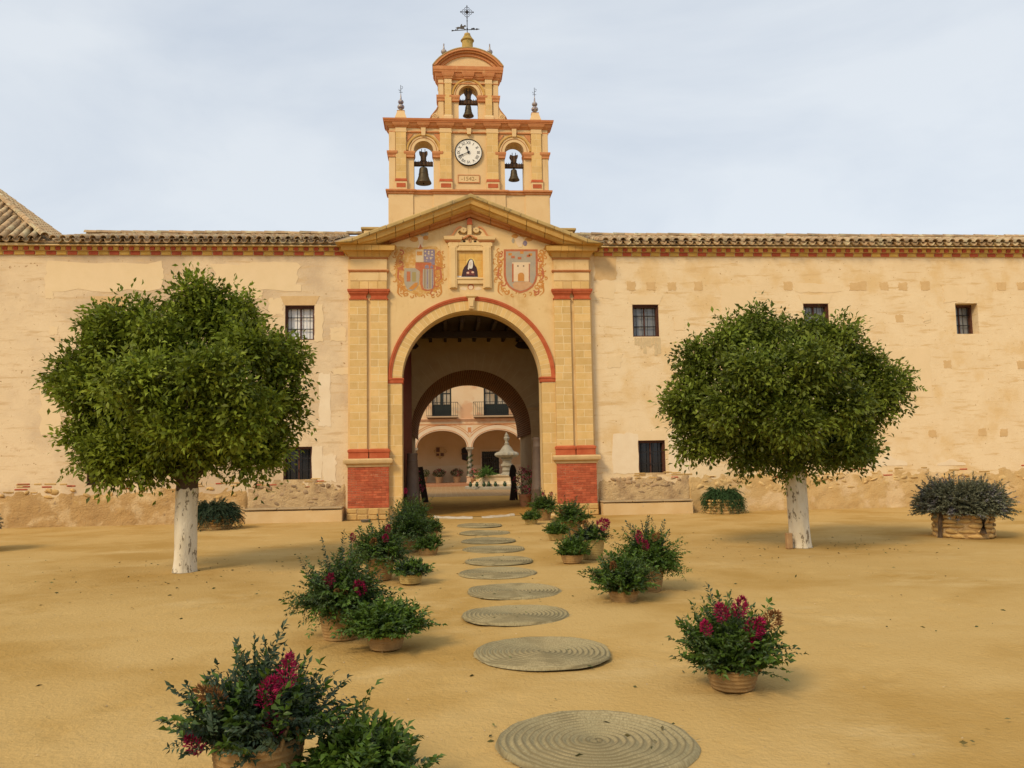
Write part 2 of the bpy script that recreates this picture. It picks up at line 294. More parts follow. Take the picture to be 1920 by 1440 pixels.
def box_mesh_data(sx, sy, sz, c):
    c = min(c, sx*.45, sy*.45, sz*.45); hx, hy, hz = sx/2, sy/2, sz/2; v = []; idx = {}
    for i in (-1,1):
        for j in (-1,1):
            for k in (-1,1):
                idx[i,j,k,0] = len(v); v.append((i*hx, j*(hy-c), k*(hz-c)))
                idx[i,j,k,1] = len(v); v.append((i*(hx-c), j*hy, k*(hz-c)))
                idx[i,j,k,2] = len(v); v.append((i*(hx-c), j*(hy-c), k*hz))
    f = []
    for i in (-1,1):
        q = [idx[i,-1,-1,0], idx[i,1,-1,0], idx[i,1,1,0], idx[i,-1,1,0]]; f.append(q if i > 0 else q[::-1])
        q = [idx[-1,i,-1,1], idx[1,i,-1,1], idx[1,i,1,1], idx[-1,i,1,1]]; f.append(q[::-1] if i > 0 else q)
        q = [idx[-1,-1,i,2], idx[1,-1,i,2], idx[1,1,i,2], idx[-1,1,i,2]]; f.append(q if i > 0 else q[::-1])
    for i in (-1,1):
        for j in (-1,1):
            q = [idx[i,j,-1,0], idx[i,j,1,0], idx[i,j,1,1], idx[i,j,-1,1]]; f.append(q if i*j < 0 else q[::-1])
            q = [idx[i,-1,j,0], idx[i,1,j,0], idx[i,1,j,2], idx[i,-1,j,2]]; f.append(q[::-1] if i*j < 0 else q)
            q = [idx[-1,i,j,1], idx[1,i,j,1], idx[1,i,j,2], idx[-1,i,j,2]]; f.append(q if i*j < 0 else q[::-1])
            for k in (-1,1):
                q = [idx[i,j,k,0], idx[i,j,k,1], idx[i,j,k,2]]; f.append(q if i*j*k > 0 else q[::-1])
    return v, f
BOXC = {}
def box_mesh(sx, sy, sz, c, m):
    key = (round(sx,3), round(sy,3), round(sz,3), c, m.name)
    if key not in BOXC:
        v, f = box_mesh_data(sx, sy, sz, c); me = bpy.data.meshes.new('block'); me.from_pydata(v, [], f); me.update(); me.materials.append(m); BOXC[key] = me
    return BOXC[key]
W = {}
def thing(name, label, cat, loc=(0,0,0), group=None, rz=0):
    o = bpy.data.objects.new(name, None); col.objects.link(o); o.location = loc; o.rotation_euler = (0,0,rz); o.empty_display_size = .2
    o['label'] = label; o['category'] = cat
    if group: o['group'] = group
    W[o.name] = Vector(loc); return o
def put(name, me, parent=None, loc=(0,0,0), rot=None, local=False, label=None):
    o = bpy.data.objects.new(name, me); col.objects.link(o); loc = Vector(loc)
    if parent is not None:
        o.parent = parent
        if not local: o.location = loc-W[parent.name]
        else: o.location = loc
    else: o.location = loc
    if rot: o.rotation_euler = rot
    W[o.name] = loc
    if label: o['label'] = label
    return o
def obj(name, mb, m, parent=None, smooth=None, local=False, label=None):
    me = mb.mesh(name, smooth); me.materials.append(m); return put(name, me, parent, local=local, label=label)
def tag(o, label, cat, group=None):
    o['label'] = label; o['category'] = cat
    if group: o['group'] = group
    return o
def piece(name, parent, x0, x1, y0, y1, z0, z1, m, c=.006):
    return put(name, box_mesh(x1-x0, y1-y0, z1-z0, c, m), parent, ((x0+x1)/2, (y0+y1)/2, (z0+z1)/2))
def np_mesh(name, V, Fc, m, tint=None, smooth=False):
    V = np.ascontiguousarray(V, dtype=np.float32).reshape(-1, 3); Fc = np.ascontiguousarray(Fc, dtype=np.int32); n = len(Fc)
    me = bpy.data.meshes.new(name); me.vertices.add(len(V)); me.vertices.foreach_set('co', V.ravel())
    me.loops.add(n*3); me.loops.foreach_set('vertex_index', Fc.ravel()); me.polygons.add(n); me.polygons.foreach_set('loop_start', np.arange(0, 3*n, 3, dtype=np.int32))
    if smooth: me.polygons.foreach_set('use_smooth', np.ones(n, dtype=bool))
    if tint is not None:
        a = me.attributes.new('tint', 'FLOAT', 'FACE'); a.data.foreach_set('value', np.ascontiguousarray(tint, dtype=np.float32))
    me.update(calc_edges=True); me.validate(); me.materials.append(m); return me
def nrm(a): return a/np.maximum(np.linalg.norm(a, axis=-1, keepdims=True), 1e-6)
def leaves(P, D, Ln, Wd, fold=.25, curl=.2, rg=None):
    rg = rg or rng; N = len(P); D = nrm(D); S = nrm(np.cross(D, nrm(rg.normal(size=(N,3))+np.array([0,0,1.2])))); U = np.cross(S, D)
    Ln = np.broadcast_to(Ln, (N,))[:,None]; Wd = np.broadcast_to(Wd, (N,))[:,None]
    b = P; t = P+D*Ln-U*Ln*curl; mid = P+D*Ln*.48; ml = mid+S*Wd*.5+U*Wd*fold; mr = mid-S*Wd*.5+U*Wd*fold
    V = np.stack([b, ml, mid, mr, t], 1).reshape(-1, 3)
    F0 = np.array([[0,2,1],[0,3,2],[1,2,4],[2,3,4]]); Fc = (F0[None]+5*np.arange(N)[:,None,None]).reshape(-1,3)
    return V, Fc
def leaf_mesh(name, sets, m):           # sets: [(V, F, tint per leaf)]
    Vs, Fs, Ts, b = [], [], [], 0
    for V, Fc, t in sets: Vs.append(V); Fs.append(Fc+b); b += len(V); Ts.append(np.repeat(t, 4))
    return np_mesh(name, np.concatenate(Vs), np.concatenate(Fs), m, np.concatenate(Ts))
def sprigs(O, D, Ln, droop, n, lL, lW, rg, spread=.85, start=.25, taper=.5):
    S = len(O); D = nrm(D); t = np.linspace(start, 1, n)[None,:,None]; Ln = np.broadcast_to(Ln, (S,))[:,None,None]; dr = np.broadcast_to(droop, (S,))[:,None,None]
    P = O[:,None]+D[:,None]*t*Ln+np.array([0,0,-1.])*dr*Ln*t**2
    T = nrm(D[:,None]+np.array([0,0,-2.])*dr*t); side = nrm(np.cross(T, np.array([0,0,1.])+rg.normal(size=(S,1,3))*.4))
    res = []
    for sg in (1, -1):
        q = T*(1-spread*.5)+side*sg*spread+rg.normal(size=P.shape)*.22
        ll = (lL*(1-taper*np.abs(t[...,0]-.45))*rg.uniform(.75,1.2,size=P.shape[:2])).ravel()
        V, Fc = leaves(P.reshape(-1,3), q.reshape(-1,3), ll, ll*lW, rg=rg); res.append((V, Fc, np.clip(np.repeat(rg.normal(.5,.2,S), n)+rg.normal(0,.12,S*n), 0, 1)))
    V, Fc = leaves(P[:,:-1].reshape(-1,3), (P[:,1:]-P[:,:-1]).reshape(-1,3), np.linalg.norm(P[:,1:]-P[:,:-1],axis=-1).ravel()*1.05, .004, fold=0, curl=0, rg=rg)
    res.append((V, Fc, np.full(S*(n-1), .35)))
    V, Fc = leaves(P[:,-1], T[:,-1], lL*.9, lL*lW*.9, rg=rg); res.append((V, Fc, np.full(S, .7)))
    return res
# ------------------------------------------------------------------ ground
def grid_sheet(x0, x1, y0, y1, nx, ny, zf):
    mb = MB(); xs = [x0+(x1-x0)*i/nx for i in range(nx+1)]; ys = [y0+(y1-y0)*j/ny for j in range(ny+1)]
    mb.v = [(x, y, zf(x, y)) for y in ys for x in xs]
    mb.f = [(j*(nx+1)+i, j*(nx+1)+i+1, (j+1)*(nx+1)+i+1, (j+1)*(nx+1)+i) for j in range(ny) for i in range(nx)]
    return mb
gxs = np.concatenate([[-250, -120, -60, -35, -22, -16], np.arange(-13, 13.01, .075), [16, 22, 35, 60, 120, 250]]); gys = np.concatenate([[-150, -80, -45, -30], np.arange(-22.4, -.6, .065), [2, 8, 20, 60, 150, 350]])
GXX, GYY = np.meshgrid(gxs, gys); HZ = np.zeros_like(GXX); gr = np.random.default_rng(3)
for k in range(46):                       # gentle undulation
    a = gr.random()*6.28; fq = gr.uniform(.5, 5.); HZ += .0042/fq**.6*np.sin(fq*(GXX*math.cos(a)+GYY*math.sin(a))+gr.random()*6.28)*.6
for k in range(620):                      # trodden footprints
    cx, cy = gr.uniform(-8, 8), -21.5+20*gr.random(); a = gr.normal(0, .5)+(PI/2 if gr.random() < .2 else 0)
    ix = (gxs > cx-.35) & (gxs < cx+.35); iy = (gys > cy-.35) & (gys < cy+.35)
    if not ix.any() or not iy.any(): continue
    X_, Y_ = np.meshgrid(gxs[ix]-cx, gys[iy]-cy); u = (X_*math.cos(a)+Y_*math.sin(a))/.06; v = (-X_*math.sin(a)+Y_*math.cos(a))/.14; d2 = u*u+v*v
    HZ[np.ix_(iy, ix)] += -.016*np.exp(-d2)+.008*np.exp(-(np.sqrt(d2)-1.6)**2*3)
fd = np.clip((13.-np.abs(GXX))/1.5, 0, 1)*np.clip((GYY+22.4)/1., 0, 1)*np.clip((-.65-GYY)/1., 0, 1); HZ = np.clip(HZ-.004, -.03, .008)*fd
nX, nY = len(gxs), len(gys); ii = (np.arange(nY-1)[:, None]*nX+np.arange(nX-1)[None]).ravel()
g = put('ground', np_mesh('ground', np.stack([GXX, GYY, HZ], -1).reshape(-1, 3), np.concatenate([np.stack([ii, ii+1, ii+nX+1], 1), np.stack([ii, ii+nX+1, ii+nX], 1)]), sand, None, True)); g['kind'] = 'structure'
pf = obj('passage_floor', grid_sheet(-2.9, 2.9, .25, 13.2, 40, 90, lambda x, y: .006+.006*(mnoise.noise((x*1.3, y*1.3, 3))+.6)), dirt); pf['kind'] = 'structure'
cp = obj('courtyard_paving', MB().add([(-22,13.2,.012),(22,13.2,.012),(22,32,.012),(-22,32,.012)], [(0,1,2,3)]), pave_m); cp['kind'] = 'structure'
cp2 = obj('arcade_floor', MB().box(-12, 12, 27.2, 32, 0, .14), terra); cp2['kind'] = 'structure'

# ------------------------------------------------------------------ gatehouse
GA = 2.0; GS = 3.9                        # arch radius and springing height
gate = thing('gatehouse', 'ochre gatehouse with tall round arch, paired pilasters and pediment', 'gatehouse', (0, 0, 0))
def archpts(cx, r, zs, top, n=40):
    return [(cx-r, zs, top(cx-r))]+[(cx-r*math.cos(PI*i/n), zs+r*math.sin(PI*i/n), top(cx-r*math.cos(PI*i/n))) for i in range(1, n)]+[(cx+r, zs, top(cx+r))]
rk = lambda x: 9.16-.389*abs(x)
tp = lambda x: rk(x)-.2
ap = archpts(0, GA, GS, tp)
i0 = len(ap)//2
obj('front_wall', MB().strip([(-3.5, 0, tp(3.5)), (-GA, 0, tp(GA))]+ap+[(GA, 0, tp(GA)), (3.5, 0, tp(3.5))], 0, .8), plaster_gate, gate)
# arch ring of painted voussoirs, red archivolt and its feet
arch = obj('arch_ring', MB().ring(0, GS, [(GA-.006, .3), (GA-.006, -.0098), (2.28, -.0098), (2.28, .05)], 0, PI, 64), joint_m, gate)
nv = 49; da = PI/nv
wv = MB().ring(0, 0, [(GA-.008, .1), (GA-.008, -.012), (2.272, -.012), (2.272, .1)], -da/2+.003, da/2-.003, 2); wme = wv.mesh('voussoir'); wme.materials.append(stone_col)
for i in range(nv): put('voussoir', wme, arch, (0, 0, GS), (0, -(da*(i+.5)), 0))
am = obj('archivolt', MB().ring(0, GS, [(2.274, .02), (2.274, -.03), (2.30, -.045), (2.325, -.045), (2.335, -.06), (2.39, -.06), (2.40, .02)], 0, PI, 72), red_paint, gate, 40)
for s in (-1, 1):
    a, b = sorted((s*1.985, s*2.41)); obj('impost_band', MB().mould(a, b, -.01, .3, [(.02, 3.80), (.03, 3.83), (.03, 3.90), (.045, 3.91), (.045, 3.95), (.0, 3.96)]), red_paint, gate)
    # jamb courses
    z = .05
    jb = obj('jamb', MB().box(*sorted((s*(GA-.003), s*2.385)), -.0098, .5, 0, 3.8), joint_m, gate)
    k = 0
    while z < 3.75:
        hh = min(.287, 3.79-z); a, b = sorted((s*(GA-.008), s*2.38))
        if k % 2: 
            mid = (a+b)/2+.04*s; piece('stone_block', jb, a, mid-.004, -.012, .3, z, z+hh-.008, stone_col); piece('stone_block', jb, mid+.004, b, -.012, .3, z, z+hh-.008, stone_col)
        else: piece('stone_block', jb, a, b, -.012, .3, z, z+hh-.008, stone_col, .002)
        z += hh; k += 1
    # pilaster pair
    a, b = sorted((s*2.86, s*2.97)); obj('pilaster_gap', MB().box(a, b, -.03, .2, 1.8, 6.6), plaster_gate, gate)
    for (u0, u1) in ((2.39, 2.86), (2.97, 3.44)):
        a, b = sorted((s*u0, s*u1))
        pl = obj('pilaster', MB().box(a+.002, b-.002, -.0975, .3, 1.96, 6.19), joint_m, gate)
        nr = 20; rh = (6.19-1.93)/nr
        for i in range(nr):
            z0 = 1.93+i*rh
            cuts = [a, b] if i % 2 == (0 if u0 < 2.9 else 1) and i % 4 != 2 else [a, (a+b)/2+random.uniform(-.03, .03), b]
            for q in range(len(cuts)-1): piece('stone_block', pl, cuts[q]+(.008 if q else 0), cuts[q+1]-(.008 if q < len(cuts)-2 else 0), -.10, .1, z0+.008, z0+rh-.008, stone_col, .002)
        obj('capital', MB().mould(a+.01, b-.01, -.095, .2, [(.03, 6.19), (.035, 6.225), (.0, 6.232), (0, 6.30), (.015, 6.33), (.045, 6.37), (.055, 6.40), (.055, 6.42), (.075, 6.43), (.08, 6.485), (.06, 6.49)]), red_paint, gate)
        obj('pilaster_base', MB().mould(a+.015, b-.015, -.10, .2, [(.055, 1.70), (.055, 1.87), (.075, 1.875), (.075, 1.935), (.03, 1.965), (0, 1.97)]), red_paint, gate)
    a, b = sorted((s*2.36, s*3.50))
    obj('plinth_cap', MB().mould(a, b, -.16, .3, [(.0, 1.46), (.02, 1.47), (.03, 1.52), (.06, 1.55), (.09, 1.56), (.11, 1.60), (.11, 1.66), (.08, 1.695), (0, 1.70)]), pmat('plinth_stone', (.60, .42, .20), (.52, .36, .17), 5, bump=.5), gate, 30)
    dd = obj('brick_dado', MB().box(a+.012, b-.012, -.15, .3, .33, 1.46), brick_joint, gate)
    nrow = 17; rh = 1.13/nrow
    for i in range(nrow):
        z0 = .33+i*rh; x = a-.12*(i % 2)
        while x < b-.02:
            x0, x1 = max(x, a), min(x+.235, b)
            if x1-x0 > .03:
                dy = random.uniform(0, .004); piece('brick', dd, x0+.003, x1-.003, -.158-dy, -.06, z0+.003, z0+rh-.003, brick_red, .004)
            x += .235
    ft = obj('footing', MB().cbox(a-.02, b+.02, -.21, .2, 0, .33, .02), rubble_m, gate)
    x = a-.02
    for q in range(4):
        x1 = x+(b-a+.04)/4; zc = random.uniform(.13, .19)
        piece('footing_stone', ft, x+.006, x1-.006, -.235+random.uniform(-.01, .01), -.1, .01, zc, stone_gold, .02); piece('footing_stone', ft, x+.02, x1-.015, -.225+random.uniform(-.01, .01), -.1, zc+.01, .322, stone_gold, .02); x = x1
    # entablature over the pair
    a, b = sorted((s*2.40, s*3.43))
    en = obj('entablature', MB().box(a, b, -.088, .2, 6.485, 7.42), plaster_gate, gate)
    for q in range(4): piece('stone_block', en, a+(b-a)/4*q+.003, a+(b-a)/4*(q+1)-.003, -.10, .1, 6.50, 6.72, stone_col)
    piece('frieze_stone', en, a-.006, b+.006, -.105, .1, 6.735, 6.985, plaster_gate, .006)
    obj('string_moulding', MB().mould(a, b, -.09, .2, [(.015, 6.985), (.04, 7.0), (.06, 7.03), (.06, 7.05), (.01, 7.06)]), red_soft, gate)
    obj('bed_moulding', MB().mould(a, b, -.09, .2, [(.01, 7.37), (.03, 7.385), (.03, 7.42), (.01, 7.425)]), corn_brown, gate)
    for q in range(5):
        c0, c1 = a+(b-a)/5*q, a+(b-a)/5*(q+1)
        lo, hi = (c0-(0 if q else 0), c1)
        mbq = MB(); P = [(.03, 7.425), (.05, 7.47), (.10, 7.54), (.13, 7.555), (.13, 7.565), (.23, 7.575), (.23, 7.585), (.24, 7.71), (.26, 7.72)]
        pts = [(-.09-o, z) for o, z in P]+[(.2, 7.72), (.2, 7.425)]
        xa = lo-.22 if q == 0 else lo+.003; xb = hi+.22 if q == 4 else hi-.003
        va = []
        for (y, z), o in zip(pts, [p[0] for p in P]+[.26, .03]):
            va.append((lo-o if q == 0 else lo+.003, y, z))
        for (y, z), o in zip(pts, [p[0] for p in P]+[.26, .03]):
            va.append((hi+o if q == 4 else hi-.003, y, z))
        n = len(pts); mbq.add(va, [tuple(range(n)), tuple(range(2*n-1, n-1, -1))]+[((i+1) % n, i, n+i, n+(i+1) % n) for i in range(n)])
        obj('cornice_stone', mbq, corn_ochre, gate)
    # raking cornice in separate stones: coping, corona, bed mould
    def rake(nm, m, prof, nseg, x_end, jit=0., tap=0.):
        for q in range(nseg):
            xa, xb = x_end*q/nseg+(.007 if q else 0), x_end*(q+1)/nseg-(.007 if q < nseg-1 else 0); j = random.uniform(-jit, jit)
            va = []
            for x in (xa, xb):
                for d, dz in prof: va.append((s*x, -d, max(rk(x)+(dz if not tap else -.381+(dz+.381)*max(.12, 1-tap*x))+j, 7.725)))
            n = len(prof); obj(nm, MB().add(va, [tuple(range(n)), tuple(range(2*n-1, n-1, -1))]+[((i+1) % n, i, n+i, n+(i+1) % n) for i in range(n)]), m, gate)
    def core(prof, x_end, m, ins=.006):
        va = []
        for x in (0, x_end):
            for d, dz in prof: va.append((s*x, -(d-ins if d > 0 else d), max(rk(x)+dz+(ins if dz < -.2 else 0), 7.73)))
        n = len(prof); obj('mortar_core', MB().add(va, [tuple(range(n)), tuple(range(2*n-1, n-1, -1))]+[((i+1) % n, i, n+i, n+(i+1) % n) for i in range(n)]), m, gate)
    core([(-.1, -.13), (.54, -.13), (.50, -.16), (.47, -.27), (.40, -.275), (.36, -.34), (.30, -.378), (-.1, -.378)], 3.70, joint_m)
    rake('coping_stone', corn_moss, [(-.6, 0), (.56, 0), (.58, -.03), (.58, -.10), (.55, -.125), (-.6, -.125)], 8, 3.80, .004)
    rake('cornice_stone', corn_ochre, [(-.1, -.126), (.54, -.126), (.50, -.16), (.47, -.27), (.40, -.275), (.36, -.34), (.30, -.38), (-.1, -.38)], 7, 3.72, .002)
    rake('bed_moulding', corn_brown, [(-.1, -.381), (.27, -.381), (.24, -.44), (.16, -.47), (.13, -.55), (.02, -.56), (-.1, -.56)], 6, 3.5, 0., .30)
# keystone, small painted head over it
obj('keystone', MB().prism([(-.075, 5.93), (.075, 5.93), (.10, 6.25), (-.10, 6.25)], -.10, .1).prism([(-.05, 5.99), (.05, 5.99), (.065, 6.2), (-.065, 6.2)], -.13, -.09).mould(-.12, .12, -.10, .1, [(0, 6.25), (.04, 6.28), (.04, 6.33), (0, 6.335)]), plaster_gate, gate)
# block behind the pediment and the gatehouse body
obj('rear_block', MB().cbox(-3.12, 3.12, .62, 5.0, 7.6, 8.42, .03), plaster_gate, gate)
obj('rear_block_coping', MB().cbox(-3.2, 3.2, .58, 5.05, 8.42, 8.50, .02), corn_moss, gate)
# passage: room with beamed ceiling, inner arch wall, brick vault
for s in (-1, 1):
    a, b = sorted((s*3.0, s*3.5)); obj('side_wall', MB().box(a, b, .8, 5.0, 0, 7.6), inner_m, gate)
AC, AR, AS = .12, 2.06, 2.66
top = lambda x: 7.6
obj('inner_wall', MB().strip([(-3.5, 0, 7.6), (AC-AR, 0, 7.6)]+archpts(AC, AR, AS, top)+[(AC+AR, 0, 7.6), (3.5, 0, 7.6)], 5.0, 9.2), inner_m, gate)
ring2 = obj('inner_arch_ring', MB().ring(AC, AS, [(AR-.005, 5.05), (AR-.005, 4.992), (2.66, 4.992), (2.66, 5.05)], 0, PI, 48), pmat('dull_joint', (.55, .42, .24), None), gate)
nv2 = 25; da = PI/nv2; wv = MB().ring(0, 0, [(AR-.01, .05), (AR-.01, -.018), (2.655, -.018), (2.655, .05)], -da/2+.003, da/2-.003, 3); wme = wv.mesh('voussoir'); wme.materials.append(inner_m)
for i in range(nv2): put('voussoir', wme, ring2, (AC, 5.0, AS), (0, -(da*(i+.5)), 0))
# brick lining of the vault, with its own coordinates along arc and depth
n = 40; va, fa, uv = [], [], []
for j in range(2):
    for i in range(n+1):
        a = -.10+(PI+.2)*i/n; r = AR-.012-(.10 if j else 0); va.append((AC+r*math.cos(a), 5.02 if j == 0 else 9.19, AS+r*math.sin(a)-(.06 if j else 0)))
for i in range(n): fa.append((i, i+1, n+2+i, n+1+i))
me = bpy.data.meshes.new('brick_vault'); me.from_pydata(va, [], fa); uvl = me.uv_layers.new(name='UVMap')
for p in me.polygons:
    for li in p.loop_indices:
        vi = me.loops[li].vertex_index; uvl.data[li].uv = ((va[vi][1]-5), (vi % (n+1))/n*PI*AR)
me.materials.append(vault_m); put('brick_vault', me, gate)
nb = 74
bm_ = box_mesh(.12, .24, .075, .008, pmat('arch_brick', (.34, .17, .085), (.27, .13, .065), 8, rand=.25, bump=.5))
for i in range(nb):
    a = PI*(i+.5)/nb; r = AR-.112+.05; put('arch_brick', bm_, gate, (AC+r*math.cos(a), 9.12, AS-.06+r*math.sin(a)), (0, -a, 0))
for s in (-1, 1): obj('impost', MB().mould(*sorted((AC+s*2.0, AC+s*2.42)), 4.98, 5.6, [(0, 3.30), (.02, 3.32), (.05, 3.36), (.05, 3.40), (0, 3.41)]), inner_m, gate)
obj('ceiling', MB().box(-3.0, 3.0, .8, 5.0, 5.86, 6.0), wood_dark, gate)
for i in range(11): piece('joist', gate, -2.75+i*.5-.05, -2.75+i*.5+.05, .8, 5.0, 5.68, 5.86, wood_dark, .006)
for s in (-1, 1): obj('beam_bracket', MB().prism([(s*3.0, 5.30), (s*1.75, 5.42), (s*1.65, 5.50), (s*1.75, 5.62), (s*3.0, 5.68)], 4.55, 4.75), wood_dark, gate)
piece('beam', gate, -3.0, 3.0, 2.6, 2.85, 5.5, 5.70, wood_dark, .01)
# threshold slabs
for (p0, p1) in ((812, 886), (904, 972)):
    x0, _ = GP(p0, 972); x1, _ = GP(p1, 972)
    n = 26; poly = []
    va = []; fa = []
    for i in range(n+1):
        x = x0+(x1-x0)*i/n; t = (x+.05)/1.2; y = -.38+.80*min(1.7, t*t); wdt = .20+.05*mnoise.noise((x*3, 2, 0))
        va += [(x, y-wdt, .004), (x, y+wdt, .004), (x, y-wdt+.10, .035+.02*mnoise.noise((x*5, 0, 1))), (x, y+wdt-.07, .045+.02*mnoise.noise((x*5, 3, 1)))]
    for i in range(n): p, q = 4*i, 4*i+4; fa += [(p,q,q+2,p+2), (p+2,q+2,q+3,p+3), (p+3,q+3,q+1,p+1)]
    fa += [(0,2,3,1), (4*n,4*n+1,4*n+3,4*n+2)]
    o = obj('threshold_slab', MB().add(va, fa), pmat('white_threshold', (.58, .52, .41), (.50, .42, .29), 4, bump=.5, c4=(.48, .32, .12), s4=5., t4=(.54, .64)), None, 40)
    tag(o, 'curved white stone threshold slab on the '+('blue quartered arms' if p0 < 850 else 'castle arms')+' side of the gate', 'threshold')
# door leaves folded back inside the arch
for s, xe in ((-1, -1.86), (1, 2.32)):
    th = thing('door_leaf', 'dark red door leaf standing partly out into the passage' if s < 0 else 'dark red door leaf folded flat against the passage wall', 'door', (s*2.06, .82, 0))
    a, b = Vector((s*2.06, .82, 0)), Vector((xe, 2.85, 0)); d = (b-a).normalized(); nn = Vector((-d.y, d.x, 0))
    for q in range(8):
        p0 = a+(b-a)*(q/8)+d*.004; p1 = a+(b-a)*((q+1)/8)-d*.004; zt = GS+.85+1.1*math.sqrt(max(0, 1-((q+.5)/8-1)**2))-.35
        mbq = MB(); vs = [p0-nn*.03, p1-nn*.03, p1+nn*.03, p0+nn*.03]
        mbq.add([(v.x, v.y, .05) for v in vs]+[(v.x, v.y, zt) for v in vs], [(0,3,2,1),(4,5,6,7),(0,1,5,4),(1,2,6,5),(2,3,7,6),(3,0,4,7)])
        obj('plank', mbq, wood_door, th)
    mbq = MB()
    for z in (.6, 2.2, 3.8):
        vs = [a+d*.03-nn*.06, b-d*.03-nn*.06, b-d*.03-nn*.032, a+d*.03-nn*.032] if s > 0 else [a+d*.03+nn*.032, b-d*.03+nn*.032, b-d*.03+nn*.06, a+d*.03+nn*.06]
        mbq.add([(v.x, v.y, z) for v in vs]+[(v.x, v.y, z+.14) for v in vs], [(0,3,2,1),(4,5,6,7),(0,1,5,4),(1,2,6,5),(2,3,7,6),(3,0,4,7)])
    obj('ledge', mbq, wood_door, th)

# ------------------------------------------------------------------ saint niche and painted arms on the pediment wall
def Zn(zx, zy, Y=-.03): return FP(825+zx/9, 400+zy/9, Y)
def ZL(zx, zy): return FP(720+zx/9.6, 430+zy/9.6, 0)
def ZR(zx, zy): return FP(920+zx/9.6, 430+zy/9.6, 0)
def nrect(zx0, zx1, zy0, zy1, Y=-.03):
    a = Zn(zx0, zy1, Y); b = Zn(zx1, zy0, Y); return a[0], b[0], a[1], b[1]
niche = thing('niche_frame', 'carved plaster niche frame with scrolled broken pediment above the arch', 'niche', (0, 0, 6.4))
mb = MB()
x0, x1, z0, z1 = nrect(285, 725, 640, 1085)
X0, X1, Z0, Z1 = nrect(160, 855, 470, 1190)
for q in ((X0, x0, Z0, Z1), (x1, X1, Z0, Z1), (x0, x1, z1, Z1), (x0, x1, Z0, z0)): mb.box(q[0], q[1], -.06, .05, q[2], q[3])
obj('frame', mb, plaster_gate, niche)
mb = MB(); e = .025
for q in ((x0-.06, x0-.004, z0-.06, z1+.06), (x1+.004, x1+.06, z0-.06, z1+.06), (x0, x1, z1+.004, z1+.06), (x0, x1, z0-.06, z0-.004)): mb.cbox(q[0], q[1], -.085, -.05, q[2], q[3], .008)
obj('inner_moulding', mb, plaster_gate, niche)
for s0, s1 in ((160, 285), (730, 860)):
    q = nrect(s0, s1, 560, 1270); obj('side_strip', MB().cbox(q[0], q[1], -.09, .02, q[2], q[3], .01).cbox(q[0]+.04, q[1]-.04, -.11, -.08, q[2]+.02, q[3]-.03, .01), plaster_gate, niche)
    q = nrect(s0-25, s1+25, 500, 565) ; obj('ear_block', MB().cbox(q[0], q[1], -.085, .02, q[2], q[3], .01), plaster_gate, niche)
q = nrect(120, 890, 472, 545); obj('lintel', MB().cbox(q[0]+.05, q[1]-.05, -.075, .02, q[2], q[3]+.02, .01), plaster_gate, niche)
q = nrect(75, 920, 400, 480)
for xa, xb in ((q[0], q[0]+(q[1]-q[0])*.34), (q[0]+(q[1]-q[0])*.66, q[1])):
    obj('cornice', MB().mould(xa+.05, xb-.05, -.08, .02, [(.0, q[2]-.02), (.02, q[2]+.0), (.04, q[2]+.03)]), red_soft, niche)
    obj('cornice_top', MB().mould(xa+.05, xb-.05, -.08, .02, [(.04, q[2]+.031), (.06, q[2]+.05), (.07, q[3])]), plaster_gate, niche)
cxn = (X0+X1)/2
for s in (-1, 1):
    def m_(zx, zy):
        p = Zn(497+(zx-497)*1, zy); return (cxn+s*abs(p[0]-cxn), p[1])
    out_ = [m_(*p) for p in ((120, 405), (200, 395), (235, 340), (270, 285), (310, 250), (350, 240), (365, 262))]
    inn = [m_(*p) for p in ((358, 300), (330, 300), (300, 330), (330, 372), (400, 385), (470, 370), (470, 420), (430, 425), (370, 440), (330, 430), (120, 420))]
    obj('scroll_wing', MB().prism(out_+inn, -.09, .02), plaster_gate, niche)
    obj('scroll_edge', MB().ribbon(out_, .05, -.12, -.02), red_soft, niche)
    c = m_(392, 295); pts = [(c[0]+s*(.085*(1-t/13*.8))*math.cos(PI*.8+t*.95*1.0), c[1]+(.085*(1-t/13*.8))*math.sin(PI*.8+t*.95)) for t in range(14)]
    obj('volute', MB().ribbon(pts, .032, -.15, -.05).prism([(c[0]+.085*math.cos(i*PI/8), c[1]+.085*math.sin(i*PI/8)) for i in range(16)], -.11, -.04), plaster_gate, niche)
    pts = [m_(*p) for p in ((497, 375), (450, 400), (400, 430), (340, 440), (345, 480))]
    obj('ogee_edge', MB().ribbon(pts, .04, -.11, -.02), red_soft, niche)
q = nrect(462, 535, 195, 380); obj('finial_post', MB().cbox(q[0], q[1], -.12, .02, q[2], q[3], .015), plaster_gate, niche)
q = nrect(455, 540, 100, 205); xm = (q[0]+q[1])/2; hw = (q[1]-q[0])/2
obj('finial_cap', MB().prism([(q[0], q[2]), (q[1], q[2])]+[(xm+hw*math.cos(a*PI/8), q[3]-hw+hw*math.sin(a*PI/8)) for a in range(9)], -.14, .02), red_paint, niche)
p = Zn(500, 465); obj('rosette', MB().ring(p[0], p[1], [(.03, -.1), (.045, -.1), (.045, -.02), (.03, -.02)], 0, 2*PI, 18, False), red_soft, niche)
for zx in (408, 592): q = nrect(zx-22, zx+22, 462, 495); obj('small_panel', MB().box(q[0], q[1], -.075, -.02, q[2], q[3]), red_soft, niche)
tile = thing('saint_tile_picture', 'glazed gold tile picture of a robed figure in a white veil inside the niche', 'tile picture', (0, -.03, 6.9))
tx0, tx1, tz0, tz1 = x0+.003, x1-.003, z0+.003, z1-.003
